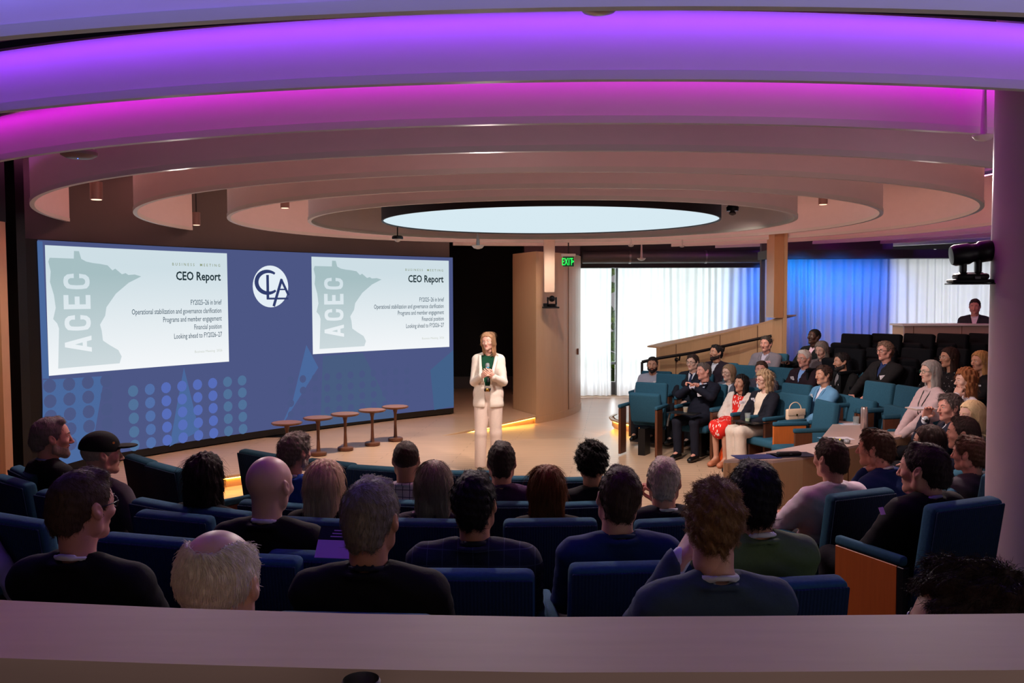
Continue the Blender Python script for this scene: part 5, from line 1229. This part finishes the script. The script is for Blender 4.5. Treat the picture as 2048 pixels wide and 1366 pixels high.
pp(1528, 741, 11.15, .0, 'person with curly blonde hair, red glasses and black blazer', look=106, pitch=-4, face=122, sex='f', skin=SK['fair'], hair='curlylong', hc=(168, 138, 108), top=(28, 28, 38), kind='open_jacket', shirt=(226, 206, 186), legs=(206, 190, 176), glass=(150, 24, 44), badge=(.09, .92, (226, 226, 236)), pose='lap', near=None, res=.0115, group=G2_, strand=1200)
pp(1950, 598, 14.0, .80, 'person in dark suit seated alone behind the upper counter', look=146, pitch=-6, face=150, skin=SK['ruddy'], hair='short', hc=(50, 42, 40), top=(40, 42, 46), shirt=(214, 206, 216), noseat=True, **{**B_, 'group': G2_})
# --- presenter ---
# mic and remote are held things of their own
upm = np.array([0, 0, 1.])
pr, PJ = person(976, 665, 10.95, 0, 'presenter standing in cream trouser suit and green blouse, holding microphone', look=162, roll=3, face=176, sex='f', skin=(220, 170, 152), hair='shoulder', hc=(176, 134, 100), top=(226, 214, 202), kind='open_jacket', shirt=(16, 66, 46), legs=(222, 202, 190), pose='mic', hs=.96, lean=0, near=None, wide=.93, res=.010, stand=True, group=None, strand=6000, over={'r': (np.array([-.75, .45, .35]), np.array([.3, .8, .45])), 'l': (np.array([.55, .55, .45]), np.array([-.5, .7, -.4]))})
def hand_world(root, J, n, over):
    M = frame(*over); a = root.rotation_euler.z; Rz = np.array(Matrix.Rotation(a, 3, 'Z')); o = np.array(root.location)
    c = J['w'+n]+M @ np.array([0, .070, -.026]); ax = M @ np.array([-1., 0, 0])
    return Rz @ c+o, Rz @ ax
c, ax = hand_world(pr, PJ, 'r', (np.array([-.75, .45, .35]), np.array([.3, .8, .45])))
ax = ax/np.linalg.norm(ax)
q = Vector(ax).to_track_quat('Z', 'Y'); mic = empty('microphone', tuple(c), label='grey-headed microphone with blue bands held by the presenter', cat='microphone'); mic.rotation_mode = 'QUATERNION'; mic.rotation_quaternion = q
smooth_by_angle(MB().lathe([(.010, -.10), (.0125, -.09), (.0135, .06), (.016, .09)], 20).build('handle', M_blackp, mic)); M_cy = mat('cyan_band', (60, 180, 226), .4, .02, 10)
smooth_by_angle(MB().lathe([(.0165, .045), (.0165, .060)], 20).build('blue_band', M_cy, mic)); smooth_by_angle(MB().lathe([(.0165, .082), (.0185, .092)], 20).build('blue_band', M_cy, mic))
smooth_by_angle(MB().lathe([(.017, .092), (.025, .105), (.027, .125), (.022, .145), (.008, .153)], 24).build('grille', mat('mic_grille', (150, 152, 156), .4, .3, 220, metal=.6, bump=.5), mic))
c, ax = hand_world(pr, PJ, 'l', (np.array([.55, .55, .45]), np.array([-.5, .7, -.4])))
rm = empty('slide_clicker', tuple(c), label='small black slide clicker in the left hand of the presenter', cat='remote'); rm.rotation_euler = (R(60), 0, R(150))
smooth_by_angle(MB().rbox((-.018, -.055, -.008), (.018, .055, .008), .006, 2).build('clicker_body', M_blackp, rm)); MB().rbox((-.008, .01, .008), (.008, .035, .010), .001, 1).build('button', M_grey, rm)
# belt of the presenter
T = PJ['T']
# ---- empty seats ----
def eseat(px, py, zt, label, kind='teal', flip=False, wood=0, az=None, d=None, fl=None):
    p = atz(px, py, zt) if d is None else atd(px, py, d)
    z = (p[2]-.955) if fl is None else fl
    a = face_az(p[0], p[1]) if az is None else az
    ca, sa = math.cos(R(a)), math.sin(R(a)); ox, oy = 0, -.27
    return seat(p[0]-(ca*ox-sa*oy), p[1]-(sa*ox+ca*oy), z, a, label, kind, flip, wood)
E0 = 'empty seats in the front row nearest the stage'
eseat(290, 918, .955, 'empty blue seat left of the dark-haired head, outer of two', az=-45, fl=0)
eseat(338, 934, .955, 'empty blue seat left of the dark-haired head, inner of two', az=-42, fl=0)
eseat(525, 907, .955, 'empty blue seat behind the bald head, left of blue blazer', az=-38, fl=0)
eseat(668, 925, .955, 'empty blue seat right of the blue blazer, front row', az=-30, fl=0)
eseat(758, 936, .955, 'empty blue seat left of the check shirt', az=-18, fl=0)
eseat(925, 945, .955, 'empty blue seat between check shirt and plum shirt', az=-4, fl=0)
eseat(1040, 956, .955, 'empty blue seat behind the auburn bob, front row', az=0, fl=0)
eseat(1165, 958, .955, 'empty blue seat in front of the curly black hair', az=6, fl=0)
eseat(62, 944, 1.075, 'empty blue seat at far left, behind black jacket, outer one', az=-46, fl=.12)
eseat(335, 1009, 1.075, 'empty navy seat between grey jacket and bald head', az=-32, fl=.12)
eseat(440, 1021, 1.075, 'empty navy seat back at the shoulder of the bald person', az=-24, fl=.12)
eseat(40, 1040, 1.19, 'dark seat back at the left edge behind the first head', az=-26, fl=.24)
eseat(310, 1080, 1.19, 'dark seat back between spectacled head and white-haired head', az=-16, fl=.24)
eseat(655, 1112, 1.19, 'dark seat back left of the front grey-haired person', az=-8, fl=.24)
eseat(1750, 1000, 1.07, 'empty navy seat beside the charcoal blazer, near the column', az=26, fl=.12) if False else None
# right bank empties
eseat(1302, 768, .955, 'folded teal seat at the left end of the front row', flip=True, wood=0, fl=0, az=150)
eseat(1342, 757, .955+.06, 'teal seat back behind the folded end seat', fl=.06, d=13.1)
eseat(1590, 792, .955, 'teal seat beside black blazer, with cream handbag on its arm', fl=0, d=10.95)
eseat(1650, 806, .955, 'empty teal seat with oak side at the desk end', wood=1, flip=False, fl=0, d=10.2, az=98)
eseat(1722, 789, .96, 'empty teal seat right of the light blue blazer, behind desk', fl=0, d=10.4, az=104)
eseat(1792, 798, .96, 'empty teal seat behind the drink can', fl=0, d=9.7, az=96)
eseat(1757, 757, 1.1, 'empty teal seat below the person with navy shirt', fl=.20, d=10.4, az=108)
eseat(1818, 763, 1.1, 'empty teal seat left of the silver-haired person', fl=.20, d=9.9, az=102)
eseat(1497, 739, 1.1, 'empty teal seat above the curly blonde head, left one', fl=.20, d=12.9)
eseat(1562, 740, 1.1, 'empty teal seat below the burgundy blazer, right one', fl=.20, d=12.5)
eseat(1592, 774, 1.0, 'teal seat back just above the cream handbag', fl=.06, d=11.6)
for px, py, n in ((1711, 677, 'first'), (1771, 681, 'second'), (1836, 682, 'third'), (1903, 686, 'fourth'), (1966, 691, 'fifth')):
    eseat(px, py, 1, 'black seat in topmost row under the counter, %s from left' % n, 'black', flip=True, fl=.66, d=12.75)
for px, py, n in ((1697, 698, 'first'), (1760, 700, 'second'), (1832, 706, 'third'), (1903, 712, 'fourth')):
    eseat(px, py, 1, 'black seat in second row from top, %s from left' % n, 'black', flip=True, fl=.50, d=11.95)
# ---- stools on the stage ----
def stool(px, py, label, first=[None]):
    p = atz(px, py, 0)
    if first[0] is None:
        r = empty('pedestal_side_table')
        smooth_by_angle(MB().lathe([(.02, .485), (.10, .49), (.185, .505), (.203, .520), (.203, .528), (.196, .533), (.02, .533)], 48).build('table_top', M_dwood, r))
        smooth_by_angle(MB().lathe([(.188, .5325), (.188, .5345)], 48).build('top_inlay', mat('walnut_top', (150, 104, 84), .3, .15, 5, stretch=(1, 8, 1)), r))
        smooth_by_angle(MB().lathe([(.036, .055), (.027, .08), (.020, .26), (.022, .42), (.038, .49)], 24).build('stem', M_dwood, r))
        smooth_by_angle(MB().lathe([(.100, 0), (.113, .012), (.113, .045), (.10, .055), (.03, .06)], 48).build('base', M_dwood, r)); first[0] = r
    else: r = copy_tree(first[0])
    r.location = (p[0], p[1], 0); tag(r, label, 'side table', 'round walnut side tables on the stage'); return r
stool(575, 924, 'shortest-looking walnut side table, leftmost, half hidden behind grey hair')
stool(637, 911, 'walnut side table nearest the camera, second from left')
stool(691, 901, 'middle walnut side table of the five on stage')
stool(745, 891, 'walnut side table second from right, on the stage')
stool(791, 882, 'rightmost walnut side table, nearest the presenter')
p = atz(553, 873, .0); o = MB().box((-.14, -.10, 0.001), (.14, .10, .008)).build('floor_box', M_blackp); o.location = (p[0], p[1], 0); tag(o, 'small black floor box lid on the stage beside leftmost table', 'floor box')
# ---- oak desk ----
dk = empty('oak_desk', (2.6, 8.2, 0), label='long pale oak desk with an L-shaped end in front of seats', cat='desk')
OUT = [(1448, 920), (1546, 921), (1606, 914), (1697, 893), (1800, 873), (1905, 850)]
INN = [(1905, 838), (1738, 866), (1722, 862), (1734, 845), (1671, 841), (1636, 884), (1520, 906)]
op = [atz(a, b, .74)[:2] for a, b in OUT]; ip = [atz(a, b, .74)[:2] for a, b in INN]
lv = lambda P: [(p[0]-2.6, p[1]-8.2) for p in P]
fixn(MB().prism(lv(op)+lv(ip), .715, .74).build('desk_top', mat('satin_oak_desk', (206, 180, 170), .35, .06, 3, stretch=(1, 7, 1)), dk))
fixn(MB().strip(lv(op), 0, .715, .04).build('front_panel', M_wood, dk))
fixn(MB().strip(lv([op[0], ip[-1], ip[-2], ip[-3]])[::-1], 0, .715, .04).build('back_panel', M_wood, dk))
fixn(MB().box((lv([op[3]])[0][0]-.004, lv([op[3]])[0][1]-.006, .0), (lv([op[3]])[0][0]+.004, lv([op[3]])[0][1]+.004, .714)).build('panel_joint', M_dwood, dk))
def onpix(name, px, py, z, rz, label, cat, group=None):
    p = atz(px, py, z); r = empty(name, tuple(p), R(rz), label=label, cat=cat, group=group); return r
r = onpix('blue_folder', 1512, 914, .741, 8, 'royal blue folder on the near corner of the desk', 'folder')
MB().rbox((-.20, -.10, 0), (.20, .10, .006), .002, 1).build('cover', mat('folder_blue', (50, 70, 150), .5), r)
r = onpix('black_folder', 1583, 910, .741, 10, 'black open folder under the clutch, on the desk', 'folder')
MB().rbox((-.20, -.12, 0), (.20, .10, .006), .002, 1).build('cover', mat('folder_black', (30, 28, 44), .5), r)
r = onpix('black_case', 1578, 911, .748, 10, 'small black case lying on the black folder', 'case')
smooth_by_angle(MB().rbox((-.11, -.035, 0), (.11, .035, .035), .012, 3).build('case_body', M_blackp, r)); MB().rbox((-.012, -.038, .015), (.012, -.034, .022), .001, 1).build('clasp', M_grey, r)
M_pap = mat('white_paper', (232, 228, 240), .6, .02, 6)
for px, py, rz, w_, lab in ((1672, 877, 5, .16, 'white sheet with blue stripe under the desk microphone'), (1702, 848, 0, .14, 'white sheet with blue stripe beside the drink can')):
    r = onpix('paper_sheet', px, py, .741, rz, lab, 'paper'); MB().box((-w_, -.09, 0), (w_, .09, .001)).build('sheet', M_pap, r); MB().box((-w_, -.02, .001), (-w_+.06, .08, .0016)).build('blue_stripe', M_cy, r)
p = atz(1656, 879, .76); q2 = atz(1698, 884, .76); r = empty('desk_microphone', (p[0], p[1], .765), math.atan2(q2[1]-p[1], q2[0]-p[0]), label='black handheld microphone with yellow bands lying on the desk', cat='microphone')
Mx = Matrix.Rotation(R(90), 4, 'Y'); smooth_by_angle(MB().lathe([(.012, 0), (.015, .02), (.016, .15), (.018, .17)], 20, M=Mx).build('handle', M_blackp, r))
M_yel = mat('yellow_band', (226, 226, 40), .5, .02, 9)
for z in (.05, .12): smooth_by_angle(MB().lathe([(.0175, z), (.0175, z+.014)], 20, M=Mx).build('yellow_band', M_yel, r))
smooth_by_angle(MB().lathe([(.018, .17), (.026, .185), (.027, .2), (.018, .222), (.005, .226)], 20, M=Mx).build('grille', mat('mic_grille', None), r))
r = onpix('drink_can', 1728, 858, .741, 0, 'tall slim silver drink can on the far end of the desk', 'can')
smooth_by_angle(MB().lathe([(.025, 0), (.029, .008), (.029, .14), (.024, .152), (.025, .155), (.022, .153)], 28).build('can_body', mat('can_silver', (206, 186, 180), .28, .1, 14, metal=.75), r)); MB().rbox((-.008, -.012, .153), (.008, .008, .157), .001, 1).build('pull_tab', M_steel, r); r.scale = (1.3, 1.3, 1.55)
def glassmat(n, rgb=(235, 240, 240), a=.35):
    m = bpy.data.materials.new(n); m.use_nodes = True; nt = m.node_tree; nt.nodes.clear(); t = nt.nodes.new('ShaderNodeBsdfTransparent'); t.inputs[0].default_value = lin(rgb)
    g = nt.nodes.new('ShaderNodeBsdfPrincipled'); g.inputs['Base Color'].default_value = lin(rgb); g.inputs['Roughness'].default_value = .1; mx = nt.nodes.new('ShaderNodeMixShader'); mx.inputs[0].default_value = a; o = nt.nodes.new('ShaderNodeOutputMaterial')
    nt.links.new(t.outputs[0], mx.inputs[1]); nt.links.new(g.outputs[0], mx.inputs[2]); nt.links.new(mx.outputs[0], o.inputs[0]); return m
M_cup = glassmat('clear_plastic', (240, 244, 244), .14); M_amb = mat('amber_drink', (190, 140, 60), .2, .05, 8)
def cupat(name, loc, label, drink, rr=.036, hh=.09, lvl=.5):
    r = empty(name, tuple(loc), label=label, cat='glass')
    smooth_by_angle(MB().lathe([(rr*.8, .002), (rr, hh), (rr*.96, hh), (rr*.76, .006), (.002, .006)], 24, cap=False).build('cup', M_cup, r))
    if drink: smooth_by_angle(MB().lathe([(rr*.75, .008), (rr*.75+rr*.2*lvl, hh*lvl)], 24).build('drink', drink, r))
    return r
cupat('plastic_cup', atz(1712, 849, .741), 'clear empty plastic cup beside the drink can', None)
# ---- things in the front row of the right bank ----
def tray(px, py, y, az, label):
    p = atd(px, py, y); r = empty('tablet_arm', tuple(p), R(az), label=label, cat='writing tablet')
    smooth_by_angle(MB().rbox((-.20, -.12, -.012), (.20, .12, 0), .006, 2).build('board', M_blackp, r)); smooth_by_angle(MB().tube([(.18, .05, -.02), (.22, .02, -.10), (.25, .0, -.2)], .014, 8).build('bracket', M_grey, r)); return r, p
r, p = tray(1368, 825, 11.72, 140, 'black writing tablet across the lap of the navy suit'); cupat('tumbler', (p[0]+.02, p[1], p[2]), 'short glass of amber drink on the left tablet', M_amb, .034, .075, .8)
r, p = tray(1500, 843, 10.9, 122, 'black writing tablet by the knees of the black blazer'); cupat('tumbler', (p[0]-.03, p[1], p[2]), 'clear glass with lime in it on the right tablet', mat('lime_drink', (190, 206, 140), .2), .036, .105, .35)
# cream handbag on an arm rest
p = atd(1590, 840, 10.7); r = empty('handbag', (p[0], p[1], p[2]-.0), R(14), label='cream quilted handbag with short handle on the seat arm', cat='handbag'); M_bag = mat('cream_leather', (226, 196, 168), .5, .12, 70, bump=.3)
smooth_by_angle(MB().rbox((-.115, -.035, 0), (.115, .035, .135), .018, 3).build('bag_body', M_bag, r)); smooth_by_angle(MB().rbox((-.117, -.042, .06), (.117, -.03, .14), .008, 2).build('flap', M_bag, r)); MB().rbox((-.012, -.048, .055), (.012, -.041, .08), .003, 1).build('clasp', mat('brass', (180, 140, 70), .3, metal=1), r)
smooth_by_angle(MB().tube([(-.08*math.cos(t), 0, .13+.085*math.sin(t)) for t in np.linspace(0, math.pi, 14)], .006, 8).build('handle', M_bag, r))
# orange tote under the front row
p = atz(1452, 929, 0); r = empty('orange_bag', (p[0], p[1], 0), R(10), label='bright orange tote bag on the floor by the tan sandals', cat='bag'); M_or = mat('orange_fabric', (240, 84, 20), .7, .08, 20)
fixn(MB().raw([(-.13, -.05, 0), (.13, -.05, 0), (.13, .06, 0), (-.13, .06, 0), (-.02, -.02, .30), (.12, -.02, .33), (.12, .02, .33), (-.02, .02, .30)], [(0, 3, 2, 1), (4, 5, 6, 7), (0, 1, 5, 4), (1, 2, 6, 5), (2, 3, 7, 6), (3, 0, 4, 7)]).build('bag_body', M_or, r)); smooth_by_angle(MB().tube([(.0, 0, .30), (.01, 0, .38), (.08, 0, .39), (.10, 0, .32)], .006, 6).build('strap', M_or, r))
# programme held by the bald person
p = atd(672, 1096, 3.25); r = empty('programme_leaflet', tuple(p), R(-8), label='lilac programme leaflet with black heading, held beside the grey-haired person', cat='leaflet'); Mp = Matrix.Rotation(R(52), 4, 'X')
MB().box((-.075, -.04, -.001), (.075, .03, .001), M=Mp).build('page', mat('lilac_paper', (214, 160, 222), .6, .03, 8), r); MB().box((-.075, .03, -.001), (.075, .085, .0012), M=Mp).build('black_heading', M_blackp, r)
mbx = MB(); 
for i in range(3): mbx.box((-.03+.005*i, .042+.012*i, .0013), (.02-.004*i, .046+.012*i, .0018), M=Mp)
mbx.build('heading_lines', mat('lilac_paper', None), r)
p = atd(1764, 1022, 4.2); r = empty('programme_leaflet', tuple(p), R(20), label='corner of a lilac leaflet in the hands of the charcoal blazer', cat='leaflet'); MB().box((-.014, -.018, -.001), (.014, .018, .001), M=Matrix.Rotation(R(60), 4, 'X')).build('page', mat('lilac_paper', None), r)
p = atd(1845, 818, 8.85); r = empty('notebook', tuple(p), R(100), label='pale notebook on the lap of the silver-haired person', cat='notebook'); smooth_by_angle(MB().rbox((-.10, -.13, 0), (.10, .13, .012), .003, 1).build('cover', mat('beige_cover', (196, 176, 160), .6), r)); MB().box((-.09, -.12, .012), (.09, .12, .0125)).build('page', M_pap, r)
# wrist watches
def watch(root, J, n, label, rgb=(190, 190, 196)):
    d = J['w'+n]-J['e'+n]; d = d/np.linalg.norm(d); c = J['w'+n]-d*.015; a = root.rotation_euler.z; Rz = np.array(Matrix.Rotation(a, 3, 'Z'))
    r = empty('wristwatch', tuple(Rz @ c+np.array(root.location)), label=label, cat='watch'); r.rotation_mode = 'QUATERNION'; r.rotation_quaternion = Vector(Rz @ d).to_track_quat('Z', 'Y')
    smooth_by_angle(MB().lathe([(.031, -.008), (.033, -.006), (.033, .006), (.031, .008)], 28, cap=False).build('strap', mat('watch_'+hx(rgb), rgb, .3, metal=.8), r)); smooth_by_angle(MB().lathe([(.016, .030), (.017, .037), (.014, .039)], 20, M=Matrix.Rotation(R(90), 4, 'X')).build('dial', M_blackp, r))
for k_, n_, l_ in (('person in navy suit with hand spread over the cheek', 'r', 'silver wristwatch on the arm raised to a cheek, by the column'), ('person with curly ginger hair and white top, hand at neck', 'l', 'dark wristwatch on the hand held at the ginger hair'), ('person in cream jacket and red leaf-print dress, front row', 'l', 'dark wristwatch above the red leaf-print dress')):
    watch(*PJS[k_], n_, l_, (190, 190, 196) if n_ == 'r' else (40, 36, 38))
# ---- upper counter with person behind ----
p0 = atd(1809, 652, 13.6); p1 = atd(2010, 655, 13.3)
cn = empty('counter', (p0[0], p0[1], .66), label='pale oak counter at the top right below the bright curtain', cat='counter')
w_ = p1[0]-p0[0]; hh = p0[2]-.66
MB().box((0, 0, 0), (w_, .04, hh)).build('front_panel', mat('taupe_oak', (172, 142, 132), .45, .06, 6, stretch=(9, 9, .6)), cn); MB().box((-.04, -.03, hh), (w_, .45, hh+.025)).build('counter_top', M_white, cn); MB().box((0, .04, 0), (.03, .43, hh)).build('side_panel', M_wood, cn)
for x in (.14, w_*.64): MB().box((x-.004, -.003, .0), (x+.004, 0, hh)).build('panel_joint', M_dwood, cn)
# chair for the person behind the counter
bpy.context.view_layer.update()
pc = [o for o in bpy.data.objects if o.name.startswith('person') and 'upper counter' in o.get('label', '')][0]
seat(pc.location.x, pc.location.y, .80, math.degrees(pc.rotation_euler.z), 'black seat hidden behind the upper counter', 'black')
struct('floor_tier_11', MB().box((p0[0]-.3, 13.0, .0), (10.4, 15.0, .80-.0)) if False else MB().box((p0[0]-.3, p0[1]+.5, .0), (10.4, p0[1]+2.2, .80)), mat('carpet_charcoal', None))
